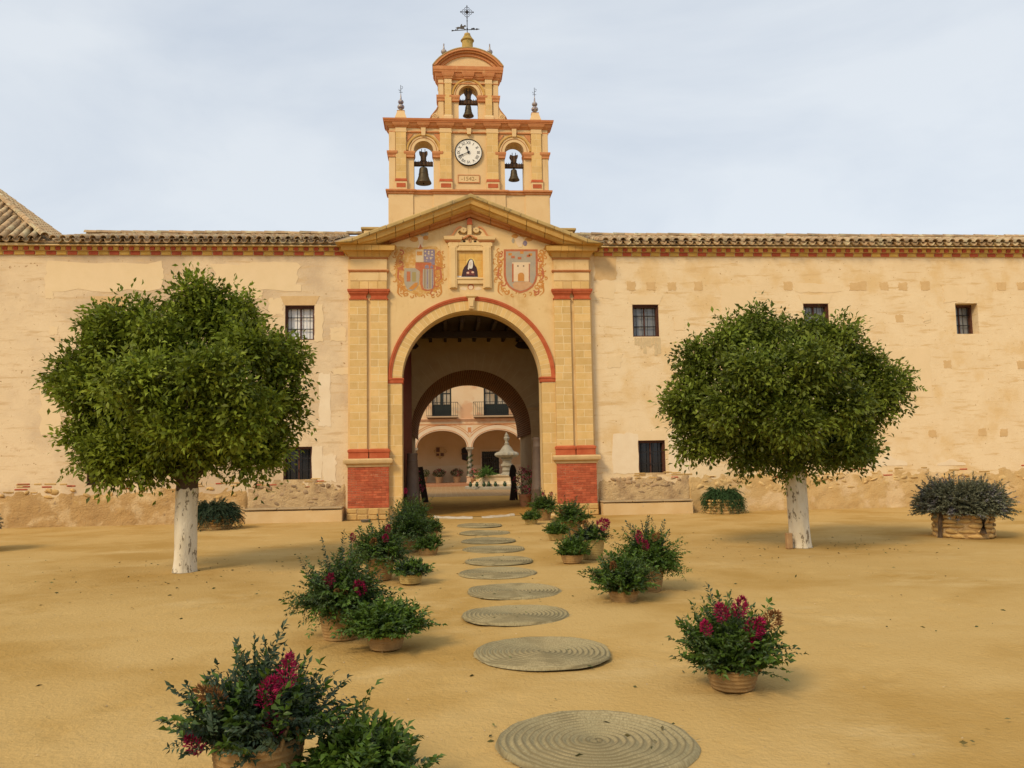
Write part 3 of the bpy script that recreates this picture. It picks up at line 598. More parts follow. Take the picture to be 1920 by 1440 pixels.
for i in range(3):
    for j in range(3):
        a0, a1 = tx0+(tx1-tx0)*i/3, tx0+(tx1-tx0)*(i+1)/3; b0, b1 = tz0+(tz1-tz0)*j/3, tz0+(tz1-tz0)*(j+1)/3
        piece('glazed_tile', tile, a0+.0015, a1-.0015, -.012, -.002, b0+.0015, b1-.0015, tile_gold, .002)
def npoly(nm, pts, m, y): obj(nm, MB().prism([Zn(a, b, -.015) for a, b in pts], y-.002, y), m, tile)
npoly('halo', [(520+75*math.cos(a*PI/10), 830+75*math.sin(a*PI/10)) for a in range(20)], pmat('halo_glaze', (.72, .52, .14), None, rough=.3, bump=0), -.013)
npoly('white_sill', [(285, 1055), (640, 1055), (640, 1080), (285, 1080)], veil, -.013)
npoly('habit', [(365, 1058), (385, 960), (410, 905), (445, 870), (470, 810), (490, 780), (520, 765), (550, 778), (570, 810), (585, 870), (615, 910), (632, 980), (640, 1072), (360, 1070)], habit, -.016)
npoly('veil', [(468, 940), (478, 870), (490, 815), (515, 780), (545, 785), (556, 830), (555, 890), (545, 925), (520, 938), (500, 925), (485, 955)], veil, -.019)
npoly('face', [(512+20*math.cos(a*PI/7), 850+32*math.sin(a*PI/7)) for a in range(14)], pmat('pale_face_paint', (.60, .50, .40), None, rough=.35, bump=0), -.022)
npoly('sleeves', [(440, 1050), (450, 985), (500, 960), (545, 965), (580, 1000), (585, 1055), (520, 1040)], pmat('brown_scapular_paint', (.15, .04, .03), None, rough=.35, bump=0), -.019)
for hx, hy in ((470, 1005), (552, 995)): npoly('hand', [(hx+24*math.cos(a*PI/6), hy+17*math.sin(a*PI/6)) for a in range(12)], skin_p, -.022)

def curl(cx, cz, r, a0, turn, s, n=14):
    return [(cx+r*(1-.78*i/n)*math.cos(a0+s*turn*i/n), cz+r*(1-.78*i/n)*math.sin(a0+s*turn*i/n)) for i in range(n+1)]
def scrollwork(parent, cx, cz, hw, hh, seed, y):
    rr = random.Random(seed); mo, mr = MB(), MB(); cnt = [0]
    def dp(): cnt[0] += 1; return y-.0008-.00003*cnt[0]
    N = 15
    for s in (-1, 1):
        for i in range(N):
            t = -1.08+2.05*i/(N-1); z = cz+t*hh; k = (1-.45*max(0, -t-.35)) ; x = cx+s*(hw*k+rr.uniform(.05, .13))
            c = curl(x, z, rr.uniform(.07, .12), rr.uniform(0, 6.28), rr.uniform(4.2, 6.2), s*rr.choice((1, 1, -1))); n = len(c)
            (mo if rr.random() < .7 else mr).ribbon(c, [.046*(1-.55*j/n) for j in range(n)], dp(), y)
            x2 = x+s*rr.uniform(.06, .15); c = curl(x2, z+rr.uniform(-.05, .05), rr.uniform(.045, .075), rr.uniform(0, 6.28), rr.uniform(3.5, 5), -s); n = len(c)
            mo.ribbon(c, [.032*(1-.5*j/n) for j in range(n)], dp(), y)
        # long acanthus stems
        for k in range(3):
            z0 = cz+hh*(1-.75*k); pts = [(cx+s*(hw+.05+.12*math.sin(PI*u/10)+.02*math.sin(u)), z0-hh*.75*u/10) for u in range(11)]
            (mo if k != 1 else mr).ribbon(pts, [.018+.034*math.sin(PI*u/10) for u in range(11)], dp(), y)
    for i in range(6):
        c = curl(cx+(i-2.5)*hw*.34, cz-hh*1.13-.05*(i % 2), .065, rr.uniform(0, 6), 4.5, 1 if i > 2 else -1); mo.ribbon(c, .030, dp(), y)
    return obj('ochre_scrollwork', mo, paint_och, parent), obj('red_scrollwork', mr, paint_red, parent)
def flat(nm, parent, Zf, pts, m, lay): obj(nm, MB().prism([Zf(a, b) for a, b in pts], -.002-.0022*lay, -.0005), m, parent)
armsL = thing('painted_coat_of_arms', 'faded painted coat of arms with blue quarter and striped shield on pediment wall', 'coat of arms', (-1.45, 0, 6.3))
c = ZL(640, 770); sw = scrollwork(armsL, c[0], c[1], .46, .58, 3, -.0040)
flat('mantling', armsL, ZL, [(210, 300), (560, 330), (930, 300), (1060, 420), (1060, 640), (1080, 860), (1000, 1080), (760, 1150), (640, 1220), (500, 1150), (300, 1080), (200, 860), (220, 640), (200, 440)], pmat('faded_mantling', (.56, .33, .10), (.52, .27, .07), 7, bump=.3, c4=(.60, .40, .165), s4=9., t4=(.46, .60)), .4)
sh = [(x, 700) for x in (370, 640)]+[(642, 850), (620, 1000), (560, 1080), (480, 1110), (420, 1080), (370, 980), (355, 850)]
flat('grey_shield', armsL, ZL, sh, paint_grey, 3)
for (a, b, c_, d, m) in ((410, 475, 760, 940, paint_red), (505, 575, 770, 940, pmat('faded_olive_paint', (.34, .27, .11), None))): flat('quarter_charge', armsL, ZL, [(a, c_), (b, c_), (b, d), (a, d)], m, 4)
flat('quarter_charge', armsL, ZL, [(440, 1070), (560, 960), (610, 960), (600, 1020), (520, 1090)], paint_och, 4)
flat('red_field', armsL, ZL, [(565, 600), (910, 600), (915, 1040), (860, 1100), (760, 1110), (680, 1080), (650, 990), (650, 760), (565, 700)], paint_red, 3.4)
flat('silver_quarter', armsL, ZL, [(572, 365), (712, 365), (712, 590), (572, 590)], paint_lt, 4); flat('quarter_charge', armsL, ZL, [(590, 400), (690, 400), (690, 470), (590, 470)], paint_och, 5)
flat('blue_quarter', armsL, ZL, [(714, 362), (914, 362), (914, 640), (860, 640), (850, 600), (714, 590)], paint_blue, 4)
for zx, zy in ((745, 400), (805, 405), (865, 405), (745, 470), (805, 440), (865, 460), (775, 520), (845, 520)): flat('star_charge', armsL, ZL, [(zx+17*math.cos(i*PI/3), zy+17*math.sin(i*PI/3)) for i in range(6)], paint_lt, 5)
flat('striped_field', armsL, ZL, [(700, 715), (890, 715), (895, 1000), (860, 1070), (790, 1090), (720, 1070), (695, 990)], paint_grey, 4)
for k in range(4): x = 725+k*46; flat('stripe', armsL, ZL, [(x, 718), (x+20, 718), (x+20, 1068), (x, 1062)], paint_blue if k % 2 else pmat('faded_umber_paint', (.30, .20, .11), None), 5)
for zx, r in ((772, 38), (858, 27)): flat('bridge_arch', armsL, ZL, [(zx-r, 705), (zx+r, 705)]+[(zx+r*math.cos(i*PI/8), 680-r*1.1*math.sin(i*PI/8)) for i in range(9)], paint_blue, 5)
flat('helmet', armsL, ZL, [(600, 330), (635, 270), (620, 200), (610, 150), (650, 130), (700, 145), (712, 200), (690, 270), (720, 325), (680, 315), (655, 265), (630, 335)], paint_cream, 4)
flat('helmet_collar', armsL, ZL, [(615, 350), (655, 265), (690, 350)], paint_red, 3)
for k_, (cx_, cy_, rx, ry, m) in enumerate(((580, 85, 75, 38, paint_grey), (725, 85, 78, 42, paint_grey), (545, 180, 75, 45, paint_och), (750, 150, 50, 40, paint_och))): flat('plume', armsL, ZL, [(cx_+rx*(1+.12*math.sin(i*5))*math.cos(i*PI/9), cy_+ry*math.sin(i*PI/9)) for i in range(18)], m, 2.5+.1*k_)
for s in (-1, 1): flat('red_scroll', armsL, ZL, [(640+s*270, 650), (640+s*420, 700), (640+s*270, 745), (640+s*300, 700)], paint_red, 3)
armsR = thing('painted_coat_of_arms', 'faded painted coat of arms with a castle tower on a grey shield', 'coat of arms', (1.45, 0, 6.3))
for q in sw: q['kind'] = 'stuff'
c = ZR(540, 750); sw = scrollwork(armsR, c[0], c[1], .50, .58, 9, -.001)
for q in sw: q['kind'] = 'stuff'
def shield(i): return [(235+i, 360+i), (845-i, 360+i), (850-i, 820), (820-i, 940), (760-i*.7, 1040-i*.6), (650, 1115-i), (540, 1150-i), (430, 1115-i), (320+i*.7, 1040-i*.6), (255+i, 930), (235+i, 820)]
flat('shield_border', armsR, ZR, shield(0), paint_red, 2); flat('shield_field', armsR, ZR, shield(38), paint_grey, 3)
flat('mound', armsR, ZR, [(390, 990), (430, 950), (690, 940), (760, 985), (660, 1070), (540, 1105), (420, 1070)], pmat('faded_rose_paint', (.55, .34, .18), (.5, .28, .13), 8), 4)
flat('castle', armsR, ZR, [(388, 595), (715, 595), (715, 625), (690, 625), (692, 940), (405, 940), (405, 625), (388, 625)], paint_cream, 5)
flat('castle_edge', armsR, ZR, [(385, 620), (412, 620), (412, 950), (385, 950)], paint_red, 6); flat('castle_edge', armsR, ZR, [(685, 620), (700, 620), (700, 950), (685, 950)], paint_red, 6)
flat('castle_gate', armsR, ZR, [(490, 935), (490, 830)]+[(547-57*math.cos(i*PI/8), 830-50*math.sin(i*PI/8)) for i in range(9)]+[(604, 935)], paint_och, 6)
for zx in (490, 592): flat('castle_window', armsR, ZR, [(zx+15*math.cos(i*PI/4), 662+15*math.sin(i*PI/4)) for i in range(8)], pmat('dark_umber_paint', (.16, .11, .07), None), 6)
for zx, zy, m in ((350, 450, paint_och), (560, 420, paint_och), (715, 455, paint_och), (400, 500, paint_red), (520, 520, paint_red), (680, 480, paint_red)): flat('crenel', armsR, ZR, [(zx-32, zy-22), (zx+32, zy-22), (zx+32, zy+22), (zx-32, zy+22)], m, 4)
flat('helmet', armsR, ZR, [(500, 320), (450, 240), (440, 180), (500, 130), (570, 140), (598, 200), (570, 260), (560, 320)], paint_cream, 3)
for k_, (cx_, cy_, rx, ry, m) in enumerate(((440, 120, 60, 38, paint_och), (590, 105, 65, 38, paint_och), (690, 180, 70, 35, paint_och), (620, 250, 38, 48, paint_blue), (405, 205, 26, 45, paint_grey))): flat('plume', armsR, ZR, [(cx_+rx*(1+.12*math.sin(i*5))*math.cos(i*PI/9), cy_+ry*math.sin(i*PI/9)) for i in range(18)], m, 2.3+.1*k_)
head = thing('painted_winged_head', 'faint painted winged head beneath the niche above the keystone', 'painting', (0, 0, 6.35))
def fl2(nm, pts, m, lay): obj(nm, MB().prism([Zn(a, b, 0) for a, b in pts], -.001-.0022*lay, -.0003), m, head)
fl2('head', [(520+55*math.cos(i*PI/9), 1240+52*math.sin(i*PI/9)) for i in range(18)], paint_red, 2); fl2('face', [(520+38*math.cos(i*PI/9), 1250+38*math.sin(i*PI/9)) for i in range(18)], paint_cream, 3)
for s in (-1, 1): fl2('wing', [(520+s*60, 1260), (520+s*130, 1235), (520+s*190, 1270), (520+s*150, 1290), (520+s*80, 1300)], paint_cream, 1)

# ------------------------------------------------------------------ bell gable
bg_ = thing('bell_gable', 'ochre bell gable with three bell openings standing on the gatehouse', 'bell gable', (0, .6, 8.0))
YF, YB = .15, .70
def gbox(nm, x0, x1, yf, z0, z1, m, c=.008, par=None): return piece(nm, par or bg_, x0, x1, yf, YB-.1, z0, z1, m, c)
obj('base_wall', MB().box(-2.34, 2.34, YF, YB, 7.6, 9.36), plaster_tower, bg_)
for a, b in ((-2.36, -1.64), (-1.06, 1.06), (1.64, 2.36)): gbox('base_pier', a, b, YF-.04, 7.7, 9.36, plaster_tower)
obj('base_cornice', MB().mould(-2.36, 2.36, YF-.02, YB, [(0, 9.345), (.03, 9.36), (.03, 9.40), (.07, 9.42), (.07, 9.465), (.0, 9.47)]), red_soft, bg_)
for a, b in ((-2.36, -1.64), (-1.06, 1.06), (1.64, 2.36)): obj('base_cornice_break', MB().mould(a, b, YF-.05, YB-.1, [(.0, 9.346), (.03, 9.361), (.03, 9.401), (.075, 9.421), (.075, 9.468), (.0, 9.475)]), red_soft, bg_)
t1 = lambda x: 11.34
BO = 1.335; BR = .287; BS = 10.665
obj('main_wall', MB().strip([(-2.33, 9.47, 11.34), (-BO-BR, 9.47, 11.34)]+archpts(-BO, BR, BS, t1, 20)+[(-BO+BR, 9.47, 11.34), (BO-BR, 9.47, 11.34)]+archpts(BO, BR, BS, t1, 20)+[(BO+BR, 9.47, 11.34), (2.33, 9.47, 11.34)], YF+.02, YB), plaster_tower, bg_)
def bellarch(cx, zs, r, r2, imp, y):
    obj('arch_moulding', MB().ring(cx, zs, [(r2-.06, y+.05), (r2-.06, y-.03), (r2-.045, y-.05), (r2, y-.05), (r2, y+.05)], 0, PI, 28), corn_ochre, bg_, 40)
    obj('arch_face', MB().strip(archpts_fix(cx, r, zs, r2), y-.022, y+.05), plaster_tower, bg_)
    obj('arch_line', MB().ring(cx, zs, [(r+.085, y), (r+.085, y-.032), (r+.10, y-.032), (r+.10, y)], 0, PI, 24), corn_brown, bg_)
    for s in (-1, 1):
        a, b = sorted((cx+s*(r+.01), cx+s*(r2+.02))); obj('impost', MB().mould(a, b, y-.035, YB-.2, [(0, imp), (.02, imp+.01), (.02, imp+.06), (.035, imp+.09), (.05, imp+.13), (.05, imp+.18), (0, imp+.19)]), red_soft, bg_)
def archpts_fix(cx, r, zs, r2, n=20):
    pts = []
    for i in range(n+1):
        a = PI-PI*i/n; x = cx+r*math.cos(a); pts.append((x, zs+r*math.sin(a), zs+math.sqrt(max(0, (r2-.05)**2-(x-cx)**2))))
    return [(cx-r2+.06, zs-.03, zs+.06)]+[(cx-r-.001, zs-.03, pts[0][2])]+pts+[(cx+r+.001, zs-.03, pts[-1][2])]+[(cx+r2-.06, zs-.03, zs+.06)]
for s in (-1, 1):
    bellarch(s*BO, BS, BR, .50, 10.445, YF)
    for q in (-1, 1):
        x = s*BO+q*.56; z = 11.16
        obj('spandrel_panel', MB().prism([(s*BO+q*.48, 11.17), (s*BO+q*.30, 11.17), (s*BO+q*.48, 10.93)], YF-.01, YF+.06), red_soft, bg_)
pil = ((-2.14, -1.84), (-.855, -.52), (.52, .855), (1.84, 2.14))
for a, b in pil:
    pb = gbox('pilaster', a+.004, b-.004, YF-.068, 9.70, 11.24, joint_m)
    nr = 7; rh = (11.23-9.80)/nr
    for i in range(nr):
        cuts = [a, b] if i % 2 else [a, (a+b)/2, b]
        for q in range(len(cuts)-1): piece('stone_block', pb, cuts[q]+(.002 if q else 0), cuts[q+1]-(.002 if q < len(cuts)-2 else 0), YF-.07, YB-.2, 9.80+i*rh+.002, 9.80+(i+1)*rh-.002, stone_col, .004)
    obj('pilaster_base', MB().mould(a, b, YF-.07, YB-.2, [(.025, 9.715), (.025, 9.75), (.015, 9.79), (0, 9.80)]), red_paint, bg_)
    pd = obj('pedestal', MB().box(a-.02, b+.02, YF-.085, YB-.2, 9.47, 9.715), plaster_tower, bg_)
    obj('pedestal_panel', MB().box(a+.02, b-.02, YF-.095, YF, 9.535, 9.655), red_paint, pd)
    obj('entablature_break', MB().mould(a, b, YF-.06, YB-.1, [(.01, 11.195), (.02, 11.20), (.02, 11.235), (.008, 11.24), (.008, 11.33)]), plaster_tower, bg_)
for s in (-1, 1):
    a, b = sorted((s*2.15, s*2.34)); gbox('corner_strip', a, b, YF-.03, 9.47, 11.24, plaster_tower)
    obj('corner_impost', MB().mould(a, b, YF-.03, YB, [(0, 10.445), (.025, 10.455), (.025, 10.51), (.05, 10.55), (.06, 10.58), (.06, 10.63), (0, 10.64)]), red_soft, bg_)
obj('string_line', MB().mould(-2.33, 2.33, YF-.002, YB, [(.01, 11.205), (.03, 11.21), (.03, 11.245), (.01, 11.25)]), red_soft, bg_)
obj('frieze', MB().mould(-2.33, 2.33, YF-.01, YB, [(.0, 11.25), (.0, 11.335)]), plaster_tower, bg_)
obj('cornice', MB().mould(-2.33, 2.33, YF-.01, YB, [(.0, 11.335), (.03, 11.35), (.05, 11.38), (.07, 11.385), (.10, 11.43), (.12, 11.47), (.14, 11.475)]), red_soft, bg_, 20)
obj('cornice_corona', MB().mould(-2.33, 2.33, YF-.01, YB, [(.15, 11.476), (.15, 11.50), (.17, 11.52), (.18, 11.575), (.12, 11.585)]), pmat('terracotta_corona', (.52, .21, .08), (.46, .165, .06), 5), bg_)
for a, b in pil+((-BO-.09, -BO+.09), (-.09, .09), (BO-.09, BO+.09)):
    obj('cornice_break', MB().mould(a, b, YF-.05, YB-.1, [(.0, 11.334), (.035, 11.352), (.05, 11.382), (.065, 11.387), (.09, 11.43), (.10, 11.472)]), red_soft, bg_, 20)
for x in (-BO, 0, BO): obj('keystone', MB().prism([(x-.055, 11.10 if x else 11.16), (x+.055, 11.10 if x else 11.16), (x+.07, 11.335), (x-.07, 11.335)], YF-.08, YF+.1), plaster_tower, bg_)
# upper stage
UR = .29; US = 12.385
t2 = lambda x: 12.84
obj('upper_wall', MB().strip([(-.88, 11.58, 12.84), (-UR, 11.58, 12.84)]+archpts(0, UR, US, t2, 20)+[(UR, 11.58, 12.84), (.88, 11.58, 12.84)], YF+.03, YB-.05), plaster_tower, bg_)
bellarch(0, US, UR, .49, 12.17, YF+.02)
for s in (-1, 1):
    a, b = sorted((s*.50, s*.70))
    pb = gbox('pilaster', a+.003, b-.003, YF-.058, 11.70, 12.72, joint_m)
    for i in range(6):
        z0 = 11.75+i*.16; piece('stone_block', pb, a, b, YF-.06, YB-.2, z0+.002, z0+.158, stone_col, .004)
    obj('pedestal', MB().mould(a-.02, b+.02, YF-.05, YB-.2, [(.02, 11.58), (.02, 11.70), (.01, 11.72), (0, 11.75)]), plaster_tower, bg_)
    obj('entablature_break', MB().mould(a, b, YF-.05, YB-.1, [(.01, 12.70), (.02, 12.71), (.02, 12.73), (.008, 12.74), (.008, 12.84)]), plaster_tower, bg_)
    a, b = sorted((s*.73, s*.89)); gbox('corner_strip', a, b, YF-.01, 11.58, 12.84, plaster_tower)
    obj('corner_impost', MB().mould(a, b, YF-.01, YB-.05, [(0, 12.17), (.025, 12.18), (.025, 12.24), (.045, 12.27), (.055, 12.35), (0, 12.36)]), red_soft, bg_)
    pr = [(s*.88, 12.15), (s*.90, 12.02), (s*.95, 11.92), (s*1.03, 11.82), (s*1.10, 11.73), (s*1.13, 11.66), (s*1.12, 11.585), (s*.88, 11.585)]
    obj('scroll_buttress', MB().prism(pr, YF+.02, YB-.15), plaster_tower, bg_)
    obj('buttress_edge', MB().ribbon(pr[:7], .025, YF+.0, YF+.1), corn_brown, bg_)
    c = (s*.985, 11.69); obj('volute', MB().prism([(c[0]+.10*math.cos(i*PI/10), c[1]+.10*math.sin(i*PI/10)) for i in range(20)], YF-.03, YF+.1).ribbon([(c[0]+s*.085*(1-t/16)*math.cos(t*.8), c[1]+.085*(1-t/16)*math.sin(t*.8)) for t in range(15)], .02, YF-.05, YF), plaster_tower, bg_)
obj('upper_string', MB().mould(-.88, .88, YF+.0, YB-.05, [(.01, 12.705), (.025, 12.71), (.025, 12.735), (.01, 12.74)]), red_soft, bg_)
obj('upper_cornice', MB().mould(-.89, .89, YF-.0, YB-.05, [(.0, 12.84), (.03, 12.86), (.04, 12.90), (.06, 12.91), (.09, 12.97), (.10, 13.02), (.13, 13.03), (.13, 13.06), (.15, 13.10), (.15, 13.20), (.10, 13.205)]), red_soft, bg_, 20)
for a, b in ((-.70, -.50), (.50, .70), (-.10, .10)): obj('cornice_break', MB().mould(a, b, YF-.05, YB-.1, [(.0, 12.839), (.03, 12.862), (.04, 12.905), (.055, 12.912), (.08, 12.97), (.085, 13.02)]), red_soft, bg_, 20)
# segmental pediment: chord +-1.02 at 13.20, rise .56
ch, rise = 1.03, .555; RR = (ch*ch+rise*rise)/(2*rise); cz = 13.20+rise-RR; a0 = math.asin(ch/RR)
def arcpts(r, n=24, lo=13.205):
    return [(r*math.sin(-a0+2*a0*i/n), max(lo, cz+r*math.cos(-a0+2*a0*i/n))) for i in range(n+1)]
obj('tympanum', MB().prism([(-1.0, 13.205)]+arcpts(RR-.1)+[(1.0, 13.205)], YF-.02, YB-.1), plaster_tower, bg_)
for i, (ra, rb, yf, m) in enumerate(((RR-.06, RR, YF-.17, red_soft), (RR-.12, RR-.061, YF-.13, corn_brown), (RR-.20, RR-.121, YF-.07, red_soft))):
    o_, in_ = arcpts(rb), arcpts(ra); obj('segmental_cornice', MB().prism(o_+in_[::-1], yf, YB-.06), m, bg_)
obj('cornice_capping', MB().prism(arcpts(RR+.03)+arcpts(RR+.001)[::-1], YF-.18, YB-.05), corn_moss, bg_)
ym = .40
zc = lambda z: 1.62+(z-1.62)*1.0186
mossy = pmat('mossy_render', (.40, .28, .075), (.50, .35, .13), 6, bump=.5, c4=(.24, .19, .05), s4=7., t4=(.5, .65))
lan = obj('lantern_drum', MB().lathe([(.165, 13.50), (.165, 13.96), (.19, 13.965), (.205, 13.985), (.19, 14.01), (.165, 14.015), (.155, 14.06), (.12, 14.07), (.12, 14.12), (.085, 14.14), (.095, 14.17), (.09, 14.20), (.045, 14.22), (.03, 14.235)], (0, ym, .20), 20), mossy, bg_, 30)
# finials
def ballfin(x, z, sc_, iron_top, label):
    t = thing('ceramic_finial', label, 'finial', (x, ym, z), 'glazed ceramic finials on the bell gable')
    def sph(r, zc, n=7): return [(max(.004, r*math.sin(PI*i/n)), zc-r*math.cos(PI*i/n)) for i in range(1, n)]
    if iron_top:
        obj('pedestal', MB().mould(-.125, .125, -.125, .125, [(.045, -.02), (.045, .13), (.035, .14), (-.025, .35), (-.01, .36)]), plaster_tower, t, None, True)
        mb = MB().lathe([(.03, .22), (.022, .27)]+[(r*1.15, z) for r, z in sph(.078, .345)]+[(.022, .42)]+[(r*1.1, z) for r, z in sph(.066, .485)]+[(.024, .55), (.018, .62), (.008, .72)], n=14)
        o = obj('ceramic_stem', mb, cer_m, t, 50, True); o.location = (0, 0, .12); o.scale = (1.2, 1.2, 1.1)
        mb = MB().tube([(0, 0, .70), (0, 0, .96)], .007, 6).tube([(-.045, 0, .76), (.045, 0, .76)], .006, 5).tube([(0, 0, .85), (.04, 0, .86), (.05, 0, .90), (.025, 0, .93)], .006, 5).tube([(0, 0, .80), (-.04, 0, .81), (-.045, 0, .84)], .006, 5)
        o = obj('iron_vane', mb, iron, t, None, True); o.location = (0, 0, .12); o.scale = (1.2, 1.2, 1.1)
    else:
        mb = MB().lathe([(.05, -.20), (.05, -.05), (.035, .02)]+[(r*1.1, z) for r, z in sph(.082, .085)]+[(.03, .155), (.026, .20), (.016, .28), (.018, .30), (.022, .32), (.008, .35)], n=14)
        obj('ceramic_stem', mb, cer_m, t, 50, True)
ballfin(-2.0, 11.585, 1, True, 'tall double ball ceramic finial with iron tip above the largest bell')
ballfin(2.0, 11.585, 1, True, 'tall double ball ceramic finial with iron tip above the medium bell by the castle arms')
ballfin(-.71, 13.74, 1, False, 'small ball ceramic finial on curved top at the vane horse end')
ballfin(.67, 13.76, 1, False, 'small ball ceramic finial on curved top at the vane arrow end')
# weather vane
vane = thing('weather_vane', 'iron weather vane with openwork cross, horse rider and arrow on the gable top', 'weather vane', (0, ym, zc(14.20)))
obj('rod', MB().tube([(0, 0, -.02), (0, 0, .86)], .012, 8).lathe([(.012, .10), (.028, .13), (.012, .16)], n=10).lathe([(.012, .36), (.02, .38), (.012, .40)], n=10), iron, vane, None, True)
mb = MB().tube([(-.20, 0, .66), (.20, 0, .66)], .011, 6)
for k in range(4):
    a = k*PI/2
    for s in (-1, 1):
        pts = []
        for i in range(9):
            t = i/8; u = .05+.13*t; v = s*.075*math.sin(PI*min(1, t*1.15))*(1 if t < .85 else .5); pts.append((u*math.cos(a)-v*math.sin(a), 0, .66+u*math.sin(a)+v*math.cos(a)))
        mb.tube(pts, .0075, 5)
    mb.lathe([(.002, -.03), (.02, 0), (.002, .03)], (.19*math.cos(a), 0, .66+.19*math.sin(a)), 8)
mb.lathe([(.01, -.05), (.045, -.02), (.045, .02), (.01, .05)], (0, 0, .66), 10)
obj('cross', mb, iron, vane, None, True)
obj('arrow_bar', MB().tube([(-.46, 0, .06), (.30, 0, .125)], .011, 6).prism([(.26, .095), (.38, .13), (.27, .155)], -.006, .006).prism([(-.47, .035), (-.40, .055), (-.40, .075), (-.47, .085)], -.006, .006), iron, vane, None, True)
def vz(pts): return [((x-640)/14.4/72*1.0, (780-y)/14.4/70-.02) for x, y in pts]
obj('horse_and_rider', MB().prism(vz([(275,595),(320,590),(350,575),(420,580),(425,540),(445,500),(460,480),(485,490),(480,530),(520,545),(550,515),(585,515),(612,550),(600,575),(580,550),(545,585),(550,620),(600,650),(590,665),(535,640),(470,640),(405,630),(360,640),(330,690),(315,690),(330,640),(290,655),(300,670),(255,690),(285,640),(325,620),(320,605)]), -.006, .006), pmat('vane_metal', (.10, .085, .06), (.06, .05, .045), 20, rough=.5, metal=.4), vane, None, True)
obj('running_hound', MB().prism(vz([(765,625),(780,600),(820,605),(845,585),(880,610),(870,640),(860,665),(845,665),(845,640),(800,640),(775,665),(760,660)]), -.006, .006), iron, vane, None, True)
# clock and date plaque
def text_mesh(s, size, ext=.002):
    cu = bpy.data.curves.new('lettering', 'FONT'); cu.body = s; cu.size = size; cu.align_x = 'CENTER'; cu.align_y = 'CENTER'; cu.extrude = ext; cu.resolution_u = 2
    o = bpy.data.objects.new('lettering', cu); col.objects.link(o); bpy.context.view_layer.update()
    me = bpy.data.meshes.new_from_object(o.evaluated_get(bpy.context.evaluated_depsgraph_get())); bpy.data.objects.remove(o); bpy.data.curves.remove(cu); return me
clock = thing('clock', 'round white clock with black roman numerals on the bell gable', 'clock', (-.02, YF, 10.62))
obj('dial', MB().ring(0, 0, [(0.0005, .02), (0.0005, -.03), (.385, -.03), (.385, .02)], 0, 2*PI, 48, False), white_m, clock, None, True)
obj('rim', MB().ring(0, 0, [(.384, .02), (.384, -.05), (.394, -.06), (.404, -.05), (.404, .02)], 0, 2*PI, 48, False), black_m, clock, 50, True)
for i, nme in enumerate('XII I II III IIII V VI VII VIII IX X XI'.split()):
    a = -2*PI*i/12; me = text_mesh(nme, .125); me.materials.append(pmat('numeral_paint', (.05, .05, .055), None, bump=0, rough=.5))
    xs = [v.co.x for v in me.vertices]; wdt = max(xs)-min(xs); kx = min(1, .125/wdt)
    for v in me.vertices: v.co.x *= kx
    o = put('numeral', me, clock, (-.285*math.sin(a), -.034, .285*math.cos(a)), (PI/2, -a, 0), True)
def hand(nm, ang, ln, wd, y):
    a = R(ang); mb = MB().prism([(-wd/2, -.05), (wd/2, -.05), (wd*.4, ln*.55), (wd*1.3, ln*.68), (0, ln), (-wd*1.3, ln*.68), (-wd*.4, ln*.55)], y-.006, y)
    o = obj(nm, mb, black_m, clock, None, True); o.rotation_euler = (0, a, 0)
hand('hour_hand', -19, .20, .03, -.045); hand('minute_hand', 246, .30, .018, -.054)
obj('hub', MB().ring(0, 0, [(.0005, -.03), (.0005, -.066), (.035, -.066), (.035, -.03)], 0, 2*PI, 16, False), black_m, clock, None, True)
plq = thing('date_plaque', 'small framed plaque with the incised date below the clock', 'plaque', (-.02, YF, 9.83))
obj('panel', MB().box(-.31, .31, -.006, .03, -.10, .10), plaster_tower, plq, None, True)
mb = MB()
for q in ((-.32, .32, .10, .12), (-.32, .32, -.12, -.10), (-.32, -.30, -.10, .10), (.30, .32, -.10, .10)): mb.box(q[0], q[1], -.016, .02, q[2], q[3])
obj('frame', mb, red_soft, plq, None, True)
me = text_mesh('-1542-', .17); me.materials.append(incised); put('lettering', me, plq, (0, -.008, -.005), (PI/2, 0, 0), True)
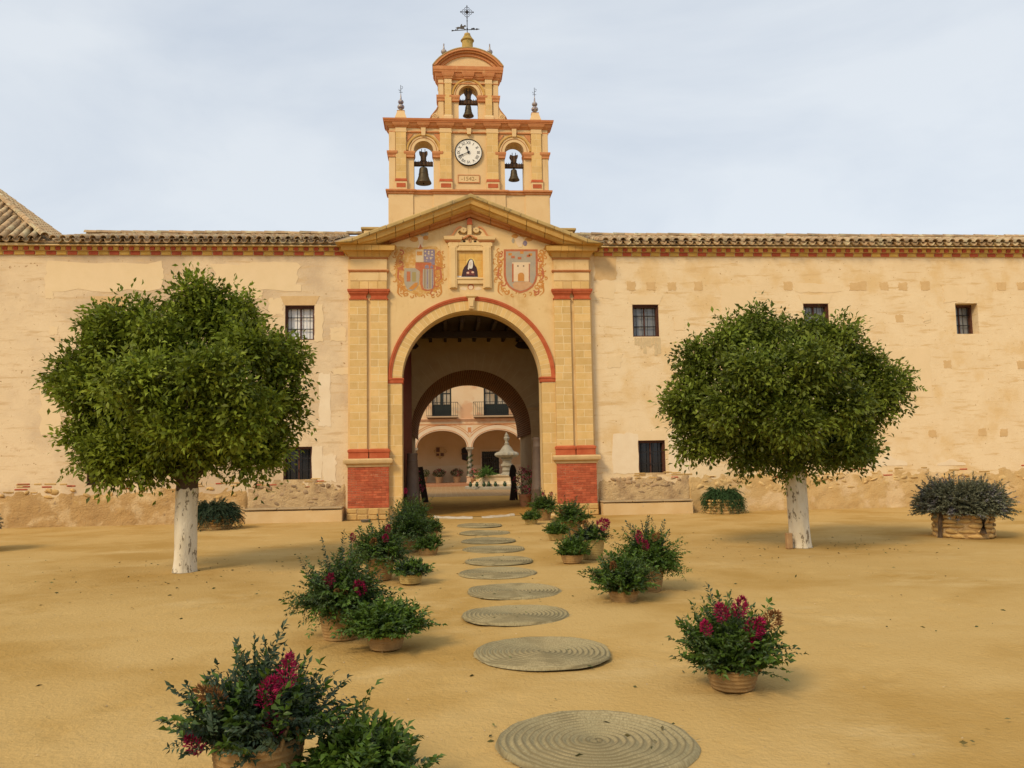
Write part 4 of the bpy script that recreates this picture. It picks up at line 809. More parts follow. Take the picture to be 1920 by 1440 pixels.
# bells
def bell(x, z0, r, h, zarm, ytop, label, wd):
    t = thing('bell', label, 'bell', (x, ym, z0), 'bells of the bell gable')
    pr = [(.0, .0), (.98, 0), (1, .03), (.93, .10), (.78, .24), (.64, .45), (.57, .68), (.54, .86), (.46, .96), (.25, 1.0), (.0, 1.01)]
    obj('bell_body', MB().lathe([(max(.002, a*r), b*h) for a, b in pr], n=28).lathe([(r*.60, h*.56), (r*.635, h*.57), (r*.60, h*.59)], n=28), bronze, t, 50, True)
    za = zarm-z0
    obj('crown_strap', MB().tube([(0, 0, h), (0, 0, za+.05)], .028, 8), iron, t, None, True)
    obj('yoke_arm', MB().prism([(-wd, za-.05), (wd, za-.05), (wd, za+.055), (wd*.45, za+.05), (.07, za+.10), (-.07, za+.10), (-wd*.45, za+.05), (-wd, za+.055)], -.07, .07), yoke_m, t, None, True)
    zt = ytop-z0
    obj('yoke_head', MB().prism([(-.07, za+.08), (.07, za+.08), (.085, za+(zt-za)*.45), (.075, za+(zt-za)*.6), (.125, zt-.04), (.11, zt), (.03, zt-.03), (-.03, zt-.03), (-.11, zt), (-.125, zt-.04), (-.075, za+(zt-za)*.6), (-.085, za+(zt-za)*.45)], -.09, .09), yoke_m, t, None, True)
    mb = MB()
    for q in (-.05, .05): mb.tube([(q, -.1, za-.04), (q, -.1, zt+.05)], .011, 6).tube([(q, .1, za-.04), (q, .1, zt+.05)], .011, 6)
    for q in (-wd*.8, -wd*.55, wd*.55, wd*.8): mb.tube([(q, -.075, za-.06), (q, -.075, za+.08)], .010, 5)
    obj('iron_strap', mb, iron, t, None, True)
    obj('clapper', MB().tube([(0, 0, h*.8), (0, 0, -.0)], .012, 6).lathe([(.005, -.03), (.03, -.005), (.03, .03), (.01, .06)], n=10), iron, t, None, True)
def bellpx(x, px, yb, yt, ya, yh, r, label, wd):
    f = lambda q: FP(px, q, ym)[1]
    bell(x, f(yb)+.03, r, f(yt)-f(yb)-.03, f(ya), f(yh), label, wd)
bellpx(-BO-.01, 795, 346, 314, 308, 285, .235, 'largest bronze bell in the arch nearest the blue quartered arms', .282)
bellpx(BO, 964, 340, 318, 312, 292, .168, 'smaller bronze bell in the arch nearest the castle arms', .282)
bellpx(0, 877, 220, 198, 193, 171, .165, 'bronze bell in the single upper arch above the clock', .284)

# ------------------------------------------------------------------ wings
WY = .12
def PX(P):
    v = np.array(P)-Cv; d = v@Fv; return 960+FPX*(v@Rv)/d, 720-FPX*(v@Uv)/d
def grid_wall(x0, x1, z0, z1, holes, y0, y1):
    xs = sorted({x0, x1}|{h[0] for h in holes}|{h[1] for h in holes}); zs = sorted({z0, z1}|{h[2] for h in holes}|{h[3] for h in holes})
    def solid(i, j):
        if not (0 <= i < len(xs)-1 and 0 <= j < len(zs)-1): return False
        cx, cz = (xs[i]+xs[i+1])/2, (zs[j]+zs[j+1])/2
        return not any(h[0] < cx < h[1] and h[2] < cz < h[3] for h in holes)
    mb = MB()
    for i in range(len(xs)-1):
        for j in range(len(zs)-1):
            if not solid(i, j): continue
            a, b, c, d = xs[i], xs[i+1], zs[j], zs[j+1]
            mb.add([(a,y0,c),(b,y0,c),(b,y0,d),(a,y0,d)], [(0,1,2,3)]); mb.add([(a,y1,c),(b,y1,c),(b,y1,d),(a,y1,d)], [(3,2,1,0)])
            if not solid(i-1, j): mb.add([(a,y0,c),(a,y0,d),(a,y1,d),(a,y1,c)], [(0,1,2,3)])
            if not solid(i+1, j): mb.add([(b,y0,c),(b,y1,c),(b,y1,d),(b,y0,d)], [(0,1,2,3)])
            if not solid(i, j-1): mb.add([(a,y0,c),(a,y1,c),(b,y1,c),(b,y0,c)], [(0,1,2,3)])
            if not solid(i, j+1): mb.add([(a,y0,d),(b,y0,d),(b,y1,d),(a,y1,d)], [(0,1,2,3)])
    return mb
def rough_poly(x0, x1, z0, z1, seed, j=.05, n=7):
    r = random.Random(seed); pts = []; j = min(j, .10*min(abs(x1-x0), abs(z1-z0))+.004)
    cs = [(x0, z0), (x1, z0), (x1, z1), (x0, z1)]
    for k in range(4):
        a, b = cs[k], cs[(k+1) % 4]
        for i in range(n): t = i/n; pts.append((a[0]+(b[0]-a[0])*t+r.uniform(-j, j), a[1]+(b[1]-a[1])*t+r.uniform(-j, j)))
    return pts
PN = [0]
def patch(par, x0, x1, z0, z1, m, j=.05, d=.006):
    PN[0] += 1; obj('plaster_patch', MB().prism(rough_poly(x0, x1, z0, z1, PN[0], j), WY-d-.0007*(PN[0] % 5), WY+.01), m, par)
def ppatch(par, p0, q0, p1, q1, m, j=.05, d=.006):
    a = FP(p0, q1, WY); b = FP(p1, q0, WY); patch(par, a[0], b[0], a[1], b[1], m, j, d)
def window(par, x0, x1, z0, z1, pane_m, nvb, nhb, label=None, dp=.10):
    f = MB(); y = WY+dp; t = .055
    f.box(x0, x0+t, y, y+.2, z0, z1); f.box(x1-t, x1, y, y+.2, z0, z1); f.box(x0+t, x1-t, y, y+.2, z1-t*1.3, z1); f.box(x0+t, x1-t, y, y+.2, z0, z0+t*.8)
    wf = obj('window', f, wood_brown, par, None, False, label)
    if dp < .15: obj('lining', MB().box(x0+.001, x0+.02, WY+.012, y, z0+.02, z1-.02).box(x1-.02, x1-.001, WY+.012, y, z0+.02, z1-.02).box(x0+.001, x1-.001, WY+.012, y, z1-.02, z1-.001).box(x0+.001, x1-.001, WY+.03, y, z0+.001, z0+.02), wood_brown, wf)
    pn = obj('pane', MB().box(x0+t, x1-t, y+.13, y+.145, z0+t*.8, z1-t*1.3), pane_m, wf)
    for i in range(nvb):
        x = x0+t+(x1-x0-2*t)*(i+.5)/nvb; obj('bar', MB().tube([(x, y+.045, z0+.03), (x, y+.045, z1-.04)], .0105, 6), iron, wf)
    for i in range(nhb):
        z = z0+(z1-z0)*(i+1)/(nhb+1); obj('crossbar', MB().box(x0+.03, x1-.03, y+.052, y+.066, z-.012, z+.012), iron, wf)
    xm = (x0+x1)/2; obj('mullion', MB().box(xm-.02, xm+.02, y+.10, y+.129, z0+t*.8, z1-t*1.3), wood_brown, wf)
    return wf
def tile_mesh(r0, r1, ln, inv, m):
    n = 7; mb = MB(); v = []
    for y, r in ((0, r0), (ln, r1)):
        for rr in (r, r-.016):
            for i in range(n+1):
                a = PI*i/n; v.append((-rr*math.cos(a), y, (rr*math.sin(a))*(-1 if inv else 1)))
    k = n+1; f = []
    for i in range(n): f += [(i, i+1, 2*k+i+1, 2*k+i), (k+i+1, k+i, 3*k+i, 3*k+i+1), (i+1, i, k+i, k+i+1), (2*k+i, 2*k+i+1, 3*k+i+1, 3*k+i)]
    f += [(0, k, 3*k, 2*k), (n, 2*k+n, 3*k+n, k+n)]
    mb.add(v, f); me = mb.mesh('roof_tile', 60); me.materials.append(m); return me
cov = tile_mesh(.098, .08, .46, False, tile_m); pan = tile_mesh(.095, .078, .46, True, tile_m)
RZ = FP(300, 441, 5.2)[1]
RSL = math.atan2(RZ-7.92, 5.2+.22)
def tiles(roof, xa, xb, slope, zeave, rows, ymax, limit=None, per=.265, tail=True):
    n = int((xb-xa)/per); pos = []
    for c in range(n):
        x = xa+per*(c+.5); jx = random.uniform(-.012, .012); jy = random.uniform(-.03, .02)
        for r in range(rows):
            s_ = r*.37+jy+random.uniform(-.012, .012); y = -.22+s_*math.cos(slope); z = zeave+s_*math.sin(slope)
            if limit and y > limit(x): break
            put('roof_tile', cov, roof, (x+jx+random.uniform(-.008, .008), y, z+.07+random.uniform(-.006, .006)), (slope+.02, 0, random.uniform(-.035, .035)))
            if r == 0: put('pan_tile', pan, roof, (x+per/2, y-.03, z+.045+random.uniform(-.006, .006)), (slope+.02, 0, random.uniform(-.03, .03)))
    if tail:            # the rows beyond, one joined mesh
        V, F_ = [], []; k0 = np.array([v.co[:] for v in cov.vertices]); f0 = [tuple(p.vertices) for p in cov.polygons]
        mb = MB(); cs, sn = math.cos(slope+.02), math.sin(slope+.02); nr = int((ymax+.22)/(.37*math.cos(slope)))
        for c in range(n):
            x = xa+per*(c+.5)
            for r in range(rows, nr+1):
                s_ = r*.37; y = -.22+s_*math.cos(slope); z = zeave+s_*math.sin(slope)+.07
                if limit and y > limit(x): break
                jx, jz = random.uniform(-.015, .015), random.uniform(-.012, .012)
                mb.add([(x+jx+q[0], y+q[1]*cs-q[2]*sn, z+jz+q[1]*sn+q[2]*cs) for q in k0], f0)
        if mb.v:
            o = obj('upper_roof_tiles', mb, tile_m, roof); o['kind'] = 'stuff'
def eaves(par, xa, xb):
    ec = obj('eave_cornice', MB().box(xa, xb, WY-.035, WY+.3, 7.51, 7.62).box(xa, xb, WY-.10, WY+.3, 7.62, 7.735).box(xa, xb, WY-.24, WY+.3, 7.735, 7.80), pmat('eave_mortar', (.62, .47, .25), (.54, .40, .2), 5), par)
    n = int((xb-xa)/.282); p = (xb-xa)/n
    for i in range(n):
        x = xa+i*p
        piece('eave_brick', ec, x+.012, x+p-.012, WY-.055, WY+.2, 7.515+random.uniform(-.003, .003), 7.617, eave_red if i % 2 else eave_och, .006)
        a = .5*p if i % 2 else 0
        piece('eave_dentil', ec, x+.01, x+p*.46, WY-.135, WY+.1, 7.63, 7.725, eave_red if i % 2 else eave_red, .006)
        piece('eave_dentil', ec, x+p*.52, x+p-.01, WY-.125, WY+.1, 7.63, 7.725, eave_och, .006)
def roof_body(par, xa, xb, z0):
    th = .1; return obj('roof', MB().add([(xa,-.12,z0+.02),(xb,-.12,z0+.02),(xb,5.2,RZ),(xa,5.2,RZ),(xb,10.6,z0),(xa,10.6,z0),(xa,-.12,z0-.06),(xb,-.12,z0-.06),(xb,10.6,z0-.06),(xa,10.6,z0-.06)],
        [(0,1,2,3),(3,2,4,5),(6,9,8,7),(0,6,7,1),(0,3,5,9,6),(1,7,8,4,2),(5,4,8,9)]), tile_m, par)
wl = thing('wing_building', 'weathered plaster wing with a hipped tile roof rising at its end', 'building', (-12, 3, 0))
wr = thing('wing_building', 'long plaster wing with three small upper windows and plain tiled eaves', 'building', (12, 3, 0))
HL = [(-5.28, -4.46, 5.08, 6.07), (-5.30, -4.51, 1.09, 2.06), (-10.58, -9.78, 1.10, 2.06), (-10.5, -9.7, 5.08, 6.07)]
HR = [(4.73, 5.51, 5.12, 6.07), (9.92, 10.70, 5.12, 6.09), (14.69, 15.40, 5.15, 6.09), (4.78, 5.57, 1.09, 2.08)]
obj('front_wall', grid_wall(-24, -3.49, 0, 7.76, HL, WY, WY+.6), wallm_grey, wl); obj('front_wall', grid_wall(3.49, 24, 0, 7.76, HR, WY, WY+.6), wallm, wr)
for p, s in ((wl, -1), (wr, 1)):
    a, b = sorted((s*3.6, s*24)); obj('rear_wall', MB().box(a, b, 9.6, 10.1, 0, 7.76), wallm, p); a, b = sorted((s*23.4, s*24)); obj('end_wall', MB().box(a, b, WY+.6, 9.6, 0, 7.76), wallm, p)
    a, b = sorted((s*3.52, s*4.1)); obj('party_wall', MB().box(a, b, WY+.6, 9.6, 0, 7.76), inner_m, p)
for i, h in enumerate(HL): window(wl, *h, glass_w if i in (0, 3) else glass_d, 4, 2)
for i, h in enumerate(HR): window(wr, *h, glass_g if i < 3 else glass_d, 4, 2, None, .30 if i == 2 else .10)
HCX = -11.75
roofR = roof_body(wr, 3.62, 24, 7.83); roofL = roof_body(wl, HCX-.5, -3.62, 7.83)
tiles(roofR, 3.78, 23.9, RSL, 7.83, 3, 5.1); tiles(roofL, HCX+.1, -3.75, RSL, 7.83, 4, 5.1)
eaves(wl, -24, -3.62); eaves(wr, 3.62, 24)
# ridge tiles
rme = tile_mesh(.11, .095, .46, False, tile_m)
for par, xa, xb in ((roofL, HCX-1.2, -3.3), (roofR, 3.3, 23.6)):
    for i in range(int((xb-xa)/.4)): put('ridge_tile', rme, par, (xa+i*.4, 5.2, RZ+.06+random.uniform(-.01, .01)), (0, 0, -PI/2))
# hipped roof at the far end of the weathered wing
best = min((abs(PX((HCX-t, -.22+t, 7.9+.5*t))[0]), t) for t in [i*.02 for i in range(300)])[1]
hz_ = FP(0, 374, -.22+best)[1]; KH = (hz_-7.9)/best; HS = math.atan(KH)
HT = 5.2; hx0 = HCX; ax, ay, az = hx0-HT, -.22+HT, 7.86+KH*HT
hip = obj('hipped_roof', MB().add([(-24, -.15, 7.86), (hx0, -.15, 7.86), (ax, ay, az), (-24, ay, az), (hx0, -.15+2*HT, 7.86), (-24, -.15+2*HT, 7.86)], [(0,1,2,3), (1,4,2), (3,2,4,5), (0,5,4,1), (0,3,5)]), tile_m, wl)
tiles(hip, -16.2, HCX-.02, HS, 7.83, 14, 5, limit=lambda x: -.22+(hx0-x)-.25, tail=False)
hipd = Vector((ax-hx0, HT, az-7.86)); nh = int(hipd.length/.40)
for i in range(nh):
    p = Vector((hx0, -.2, 7.9))+hipd*(i/nh); e = hipd.to_track_quat('Y', 'Z').to_euler(); put('hip_tile', rme, hip, p+Vector((0, 0, .07)), e)
# side face of the hip: courses of tiles running down toward the low roof
mb = MB(); k0 = [v.co[:] for v in cov.vertices]; f0 = [tuple(p.vertices) for p in cov.polygons]; cs, sn = math.cos(HS), math.sin(HS)
for c in range(18):
    y = .1+c*.265
    for r in range(int((y+.2)/.37/cs)+1):
        s_ = r*.37; x = hx0-s_*cs; z = 7.9+s_*sn+.05
        if (hx0-x) > y+.2: break
        mb.add([(x-(q[1]*cs-q[2]*sn), y+q[0], z+q[1]*sn+q[2]*cs) for q in k0], f0)
o = obj('side_roof_tiles', mb, tile_m, hip); o['kind'] = 'stuff'
# flat arches and patches
def flat_arch(par, x0, x1, zt, m):
    h = .27; obj('flat_arch', MB().prism([(x0-.02, zt+.005), (x1+.02, zt+.005), (x1+.14, zt+h), (x0-.14, zt+h)], WY-.008, WY+.01), m, par)
for h in (HL[0], HL[3]): flat_arch(wl, h[0], h[1], h[3], patch_tan)
for h in (HR[0], HR[1], HR[3]): flat_arch(wr, h[0], h[1], h[3], patch_pale)
for q in ((1352, 536, 1410, 596), (1490, 532, 1575, 548), (1655, 655, 1742, 745), (1770, 536, 1812, 566), (1120, 520, 1152, 560), (1265, 595, 1283, 620), (1625, 592, 1640, 615), (1732, 590, 1745, 605)): ppatch(wr, *q, patch_pale, .04)
ppatch(wr, 1150, 812, 1196, 888, patch_white, .03); ppatch(wr, 1254, 808, 1290, 888, patch_white, .03); ppatch(wr, 1198, 808, 1252, 822, patch_white, .02); ppatch(wr, 1140, 665, 1165, 690, patch_pale, .08)
for q in ((1628, 852, 1700, 874), (1756, 860, 1810, 873)):
    a = FP(q[0], q[3], WY); b = FP(q[2], q[1], WY); pts = [(a[0], a[1])]+[(a[0]+(b[0]-a[0])*i/14, a[1]+(b[1]-a[1])*(.25+.75*max(0, math.sin(PI*i/14))*(.75+.25*math.cos(i*.9)))) for i in range(15)]+[(b[0], a[1])]
    obj('plaster_patch', MB().prism(pts, WY-.009, WY+.01), patch_white, wr)
for i, px in enumerate((1176, 1213, 1252, 1302, 1470, 1594, 1609, 1650, 1685, 1727, 1870, 1908)): ppatch(wr, px, 528+(i % 3), px+(15 if i != 5 else 22), 544, patch_tan, .02)
for px, py in ((1680, 590), (1742, 806), (1835, 803), (1876, 804), (1908, 677), (1770, 676)): ppatch(wr, px, py, px+13, py+14, patch_tan, .02)
ppatch(wr, 1115, 480, 1155, 525, patch_tan, .03)
rs = random.Random(4)
for k in range(9):
    px = 1190+k*5.4; ppatch(wr, px, 633, px+rs.uniform(3, 5), 640+rs.uniform(4, 28), patch_grey, .012)
for q in ((620, 615, 648, 640), (625, 690, 655, 702), (530, 640, 548, 700), (590, 570, 606, 640), (505, 560, 531, 590), (85, 545, 100, 560), (93, 613, 108, 628), (470, 545, 492, 560), (629, 618, 648, 634)): ppatch(wl, *q, patch_pale, .04)
ppatch(wl, 85, 492, 305, 545, patch_pale, .06); ppatch(wl, 400, 495, 560, 545, patch_pale, .08); ppatch(wl, 585, 836, 604, 903, patch_white, .02); ppatch(wl, 606, 852, 630, 903, patch_white, .06); ppatch(wl, 75, 720, 115, 815, patch_pale, .08); ppatch(wl, 598, 700, 620, 800, patch_white, .06)
# eroded masonry footing of both wings, real relief
def footing(par, x0, x1, h, seed, m, amp, y=WY):
    nx, nz_ = int((x1-x0)/.06), 18; mb = MB()
    for j in range(nz_+1):
        for i in range(nx+1):
            x = x0+(x1-x0)*i/nx; t = j/nz_; z = h*t
            b = amp*(1-t)+.022+.03*mnoise.noise((x*2.2+seed, z*3.5, seed))*(1-.3*t)+.022*mnoise.noise((x*7+seed, z*9, 2*seed))
            if t > .62: b -= (t-.62)*(.11+.10*mnoise.noise((x*1.3, 2*seed, .5))+.10*mnoise.noise((x*4.3, seed, .5)))
            if i in (0, nx): b = -.02
            mb.v.append((x, y-b, z))
    mb.f = [(j*(nx+1)+i, j*(nx+1)+i+1, (j+1)*(nx+1)+i+1, (j+1)*(nx+1)+i) for j in range(nz_) for i in range(nx)]
    return obj('masonry_footing', mb, m, par, 60)
fr = footing(wr, 6.2, 24, 1.12, 5, pmat('golden_masonry', (.56, .385, .17), (.48, .31, .12), 2.4, bump=.9, bscale=22, bdist=.03, c3=(.62, .45, .24), s3=1.5, t3=(.5, .62), c4=(.42, .25, .085), s4=5., t4=(.6, .74)), .09)
fl = footing(wl, -24, -6.25, 1.0, 11, rubble_m, .10)
fd1 = footing(wr, 3.56, 6.3, 1.15, 21, rubble_dark, .03); fd2 = footing(wl, -6.3, -3.56, 1.15, 31, rubble_dark, .03)
def stone_variants(m, k=5):
    res = []
    for q in range(k):
        r = random.Random(90+q); n = 9; mb = MB(); ring = [(1+r.uniform(-.22, .2)) for _ in range(n)]
        v = [(0, -1, 0)]
        for rr, y in ((.62, -.86), (1, -.3), (.95, .4)):
            for i in range(n): a = 2*PI*i/n; v.append((rr*ring[i]*math.cos(a), y+r.uniform(-.1, .1), rr*ring[i]*math.sin(a)))
        f = [(0, 1+i, 1+(i+1) % n) for i in range(n)]
        for k_ in range(2):
            for i in range(n): f.append((1+k_*n+i, 1+(k_+1)*n+i, 1+(k_+1)*n+(i+1) % n, 1+k_*n+(i+1) % n))
        mb.add(v, f); me = mb.mesh('stone', 50); me.materials.append(m); res.append(me)
    return res
SV, SG, SDk = stone_variants(stone_m), stone_variants(stone_gold), stone_variants(pmat('dark_stone', (.30, .205, .115), (.38, .26, .14), 5, bump=.8, rand=.25))
def scatter_stones(par, x0, x1, z0, z1, n, var, smin, smax, y, seed):
    r = random.Random(seed)
    for _ in range(n):
        s = r.uniform(smin, smax); o = put('stone', r.choice(var), par, (r.uniform(x0, x1), y+r.uniform(.012, .045), z0+(z1-z0)*r.random()**.9), (r.uniform(-.1, .1), r.uniform(-.6, .6), r.uniform(-.12, .12))); o.scale = (s*r.uniform(.8, 1.9), .05, s*r.uniform(.45, .95))
scatter_stones(fr, 6.5, 17.5, .12, .92, 190, SV, .05, .11, WY-.045, 1)
scatter_stones(fl, -13.5, -6.6, .55, 1.0, 26, SG, .05, .10, WY-.03, 2)
scatter_stones(fd1, 3.75, 6.1, .45, 1.0, 46, SDk, .04, .09, WY-.015, 3); scatter_stones(fd2, -6.1, -3.75, .4, 1.0, 46, SDk, .04, .09, WY-.015, 4)
r = random.Random(8)
for par, xa, xb, n in ((fr, 6.6, 17, 26), (fl, -13, -6.6, 26), (fd1, 4.4, 6.2, 10), (fd2, -6.1, -3.7, 14)):
    for _ in range(n):
        x = r.uniform(xa, xb); z = r.choice((.92, .99, 1.06, 1.13))+r.uniform(-.015, .015); ln = r.uniform(.14, .34); piece('exposed_brick', par, x, x+ln, WY-.014, WY+.05, z, z+.038, stone_gold if r.random() < .75 else eave_red, .008)

# benches
for s, lab in ((-1, 'low rendered masonry bench against the wall beside the veiled rosemary planter'), (1, 'low rendered masonry bench below the barred dark window by castle arms')):
    x0, x1 = (-6.20, -3.62) if s < 0 else (3.60, 6.16)
    t = thing('wall_bench', lab.replace('veiled ', ''), 'bench', ((x0+x1)/2, -.2, 0)); n = 22
    va = []
    mb = MB()
    for j, (y, z) in enumerate(((-.46, 0), (-.45, .16), (-.44, .315), (-.40, .33), (.11, .34))):
        for i in range(n+1):
            x = x0+(x1-x0)*i/n; mb.v.append((x, y+.012*mnoise.noise((x*2, z*4, s))+.006*mnoise.noise((x*8, z*8, s)), z if j == 0 else z+.012*mnoise.noise((x*1.7, y, 4))))
    mb.f = [(j*(n+1)+i, j*(n+1)+i+1, (j+1)*(n+1)+i+1, (j+1)*(n+1)+i) for j in range(4) for i in range(n)]
    k = len(mb.v); mb.v += [(x0, .11, 0), (x1, .11, 0)]; mb.f += [(0, n+1, 2*(n+1), 3*(n+1), 4*(n+1), k), (n, k+1, 5*(n+1)-1, 4*(n+1)-1, 3*(n+1)-1, 2*(n+1)-1)]
    obj('bench_body', mb, bench_m, t, 50)
    for q in range(3):
        a = x0-.02+(x1-x0+.04)*q/3; b = a+(x1-x0+.04)/3-.012; piece('seat_slab', t, a, b, -.475+random.uniform(-.01, .01), .10, .343+random.uniform(0, .008), .392, bench_cap, .015)

# small things at the wall foot
x, y = GP(685, 979); t = tag(obj('shallow_dish', MB().lathe([(.10, 0), (.135, .055), (.14, .06), (.125, .055), (.09, .02), (.001, .018)], (x, y, .003), 20), pmat('grey_metal', (.18, .18, .17), None, rough=.45, metal=.3), None, 40), 'shallow grey metal dish on the sand beside the brick plinth', 'dish')
x, y = GP(1480, 1029); t = tag(obj('brick_stub', MB().cbox(x-.05, x+.05, y-.05, y+.05, 0, .27, .012), pmat('tan_brick', (.42, .26, .12), (.34, .2, .09), 9, bump=.6), None), 'small upright tan brick beside whitewashed trunk of the blossoming tree', 'brick')

# ------------------------------------------------------------------ cannons, posts, potted flowers in the passage
def cannon(px_top, py_top, x, y, r0, label):
    zt = FP(px_top, py_top, y)[1]; t = thing('cannon', label, 'cannon', (x, y, 0), 'cannon barrels set upright at the gate')
    obj('barrel', MB().lathe([(r0*1.04, 0), (r0*1.04, .12), (r0, .13), (r0*.97, zt*.30), (r0*1.0, zt*.31), (r0*1.0, zt*.325), (r0*.94, zt*.335), (r0*.70, zt*.86), (r0*.72, zt*.87), (r0*.72, zt*.885), (r0*.68, zt*.89), (r0*.67, zt*.96), (r0*.72, zt*.975), (r0*.70, zt), (r0*.42, zt), (r0*.40, zt-.2)], n=28), cannon_m, t, 40, True)
    o = obj('trunnion', MB().lathe([(.055, 0), (.06, .06), (.05, .13), (.001, .135)], n=14), cannon_m, t, 40, True); o.rotation_euler = (PI/2, 0, .15); o.location = (.03, -r0*.85, zt*.22)
cannon(761, 850, -1.76, 1.12, .225, 'old iron cannon barrel upright by the dark red door leaf'); cannon(1011, 820, 1.985, 1.15, .235, 'old iron cannon barrel upright at the jamb nearest the castle arms')
x, y = GP(797, 942); t = thing('timber_post', 'dark weathered timber post leaning in the passage with a forked foot', 'post', (x, y, 0))
obj('post_beam', MB().add([(-.12,-.08,0),(.14,-.08,0),(.14,.08,0),(-.12,.08,0),(-.26,-.06,1.36),(-.08,-.06,1.38),(-.08,.06,1.38),(-.26,.06,1.36)], [(0,3,2,1),(4,5,6,7),(0,1,5,4),(1,2,6,5),(2,3,7,6),(3,0,4,7)]), wood_dark, t, None, True)
obj('rear_leg', MB().tube([(-.28, .1, 0), (-.17, .02, .9)], [.05, .04], 6), wood_dark, t, None, True)
x, y = GP(963, 938); t = thing('timber_post', 'dark carved timber post with rounded hooded top beside the fountain view', 'post', (x, y, 0))
obj('post_beam', MB().prism([(-.16, 0), (.06, 0), (.12, .5), (.10, 1.05), (.13, 1.14), (.11, 1.22), (.05, 1.36), (-.02, 1.40), (-.08, 1.36), (-.13, 1.2), (-.16, .95), (-.10, .9), (-.08, .6)], -.09, .09), wood_dark, t, None, True)
obj('rear_leg', MB().tube([(.14, .12, 0), (.08, .02, .8)], [.05, .04], 6), wood_dark, t, None, True)
def pot_plant(nm, x, y, z, rp, hp, pr, ph, leafm, flm, nl, nf, label, cat, group, lsize=.05, fl_size=.03, seed=0, pot_m=None, drop=0.):
    rg = np.random.default_rng(seed); t = thing(nm, label, cat, (x, y, z), group)
    pot = obj('pot', MB().lathe([(rp*.7, 0), (rp*.95, hp*.8), (rp, hp*.82), (rp, hp), (rp*.88, hp), (rp*.85, hp*.9), (.001, hp*.88)], n=16), pot_m or terra, t, 40, True)
    P = rg.normal(size=(nl, 3)); P = nrm(P)*rg.uniform(.3, 1, (nl, 1))**.5*np.array([pr, pr, ph*.5]); P[:, 2] += hp+ph*.42-drop*rg.random(nl)*(np.hypot(P[:,0],P[:,1])/pr)
    V, Fc = leaves(P, P-np.array([0, 0, hp])+rg.normal(size=(nl, 3))*.3, lsize, lsize*.6, rg=rg); put('foliage', leaf_mesh('foliage', [(V, Fc, rg.random(nl))], leafm), t, local=True)
    if nf:
        P = nrm(rg.normal(size=(nf, 3))+np.array([0, -.3, .35]))*np.array([pr, pr, ph*.5])*rg.uniform(.85, 1.08, (nf, 1)); P[:, 2] += hp+ph*.42
        K = 7; PP = np.repeat(P, K, 0)+rg.normal(size=(nf*K, 3))*fl_size*.5; V, Fc = leaves(PP, rg.normal(size=PP.shape)+np.array([0,-.5,.3]), fl_size, fl_size*.9, rg=rg); q = put('flowers', leaf_mesh('flowers', [(V, Fc, rg.random(nf*K))], flm), t, local=True); q['kind'] = 'stuff'
    return t
x, _ = FP(777, 905, 4.6); pot_plant('potted_bougainvillea', x+.0, 4.6, 0, .2, .42, .36, .85, leafC, pink, 500, 42, 'potted pink bougainvillea behind the cannon near the red door leaf', 'potted plant', 'bougainvillea pots in the passage', .06, .06, 3)
x, _ = FP(984, 905, 4.6); pot_plant('potted_bougainvillea', x, 4.6, 0, .22, .42, .38, .95, leafD, pink, 500, 38, 'potted pink bougainvillea beside the hooded timber post', 'potted plant', 'bougainvillea pots in the passage', .06, .06, 4)

# ------------------------------------------------------------------ courtyard building behind the arch
CY = 28.5
def C6(zx, zy, Y=CY): return FP(760+zx/6, 690+zy/6, Y)
cb = thing('courtyard_building', 'salmon courtyard building with white arcade and balconied upper doors', 'building', (0, CY, 0))
colx = C6(725, 900)[0]; S = C6(1345, 900)[0]-colx; zsp = C6(725, 890)[1]; zcr = C6(410, 705)[1]; A = S/2-.17; B = zcr-zsp
zdeck = C6(725, 575)[1]
pts = [(colx-3*S, zsp, zdeck)]
for k in range(-3, 3):
    c = colx+(k+.5)*S
    pts += [(c-A, zsp, zdeck)]+[(c-A*math.cos(PI*i/24), zsp+B*math.sin(PI*i/24), zdeck) for i in range(1, 24)]+[(c+A, zsp, zdeck)]
pts.append((colx+3*S, zsp, zdeck))
obj('arcade_wall', MB().strip(pts, CY, CY+.45), court_m, cb)
doors = [(C6(300, 540)[0], C6(520, 540)[0]), (C6(885, 540)[0], C6(1165, 540)[0])]
zd0 = C6(400, 545)[1]
hol = [(a, b, zd0, zd0+2.9) for a, b in doors]
obj('upper_wall', grid_wall(-15, 15, zdeck, 10.5, hol, CY+.02, CY+.5), court_m, cb)
obj('deck_string', MB().mould(-15, 15, CY+.02, CY+.4, [(.0, zdeck-.14), (.05, zdeck-.12), (.09, zdeck-.05), (.12, zdeck), (.12, zdeck+.03), (.02, zdeck+.05)]), pmat('rose_moulding', (.60, .33, .18), (.64, .42, .26), 3), cb)
zl2 = C6(725, 632)[1]; obj('painted_line', MB().box(-15, 15, CY-.008, CY, zl2-.03, zl2+.03), red_soft, cb)
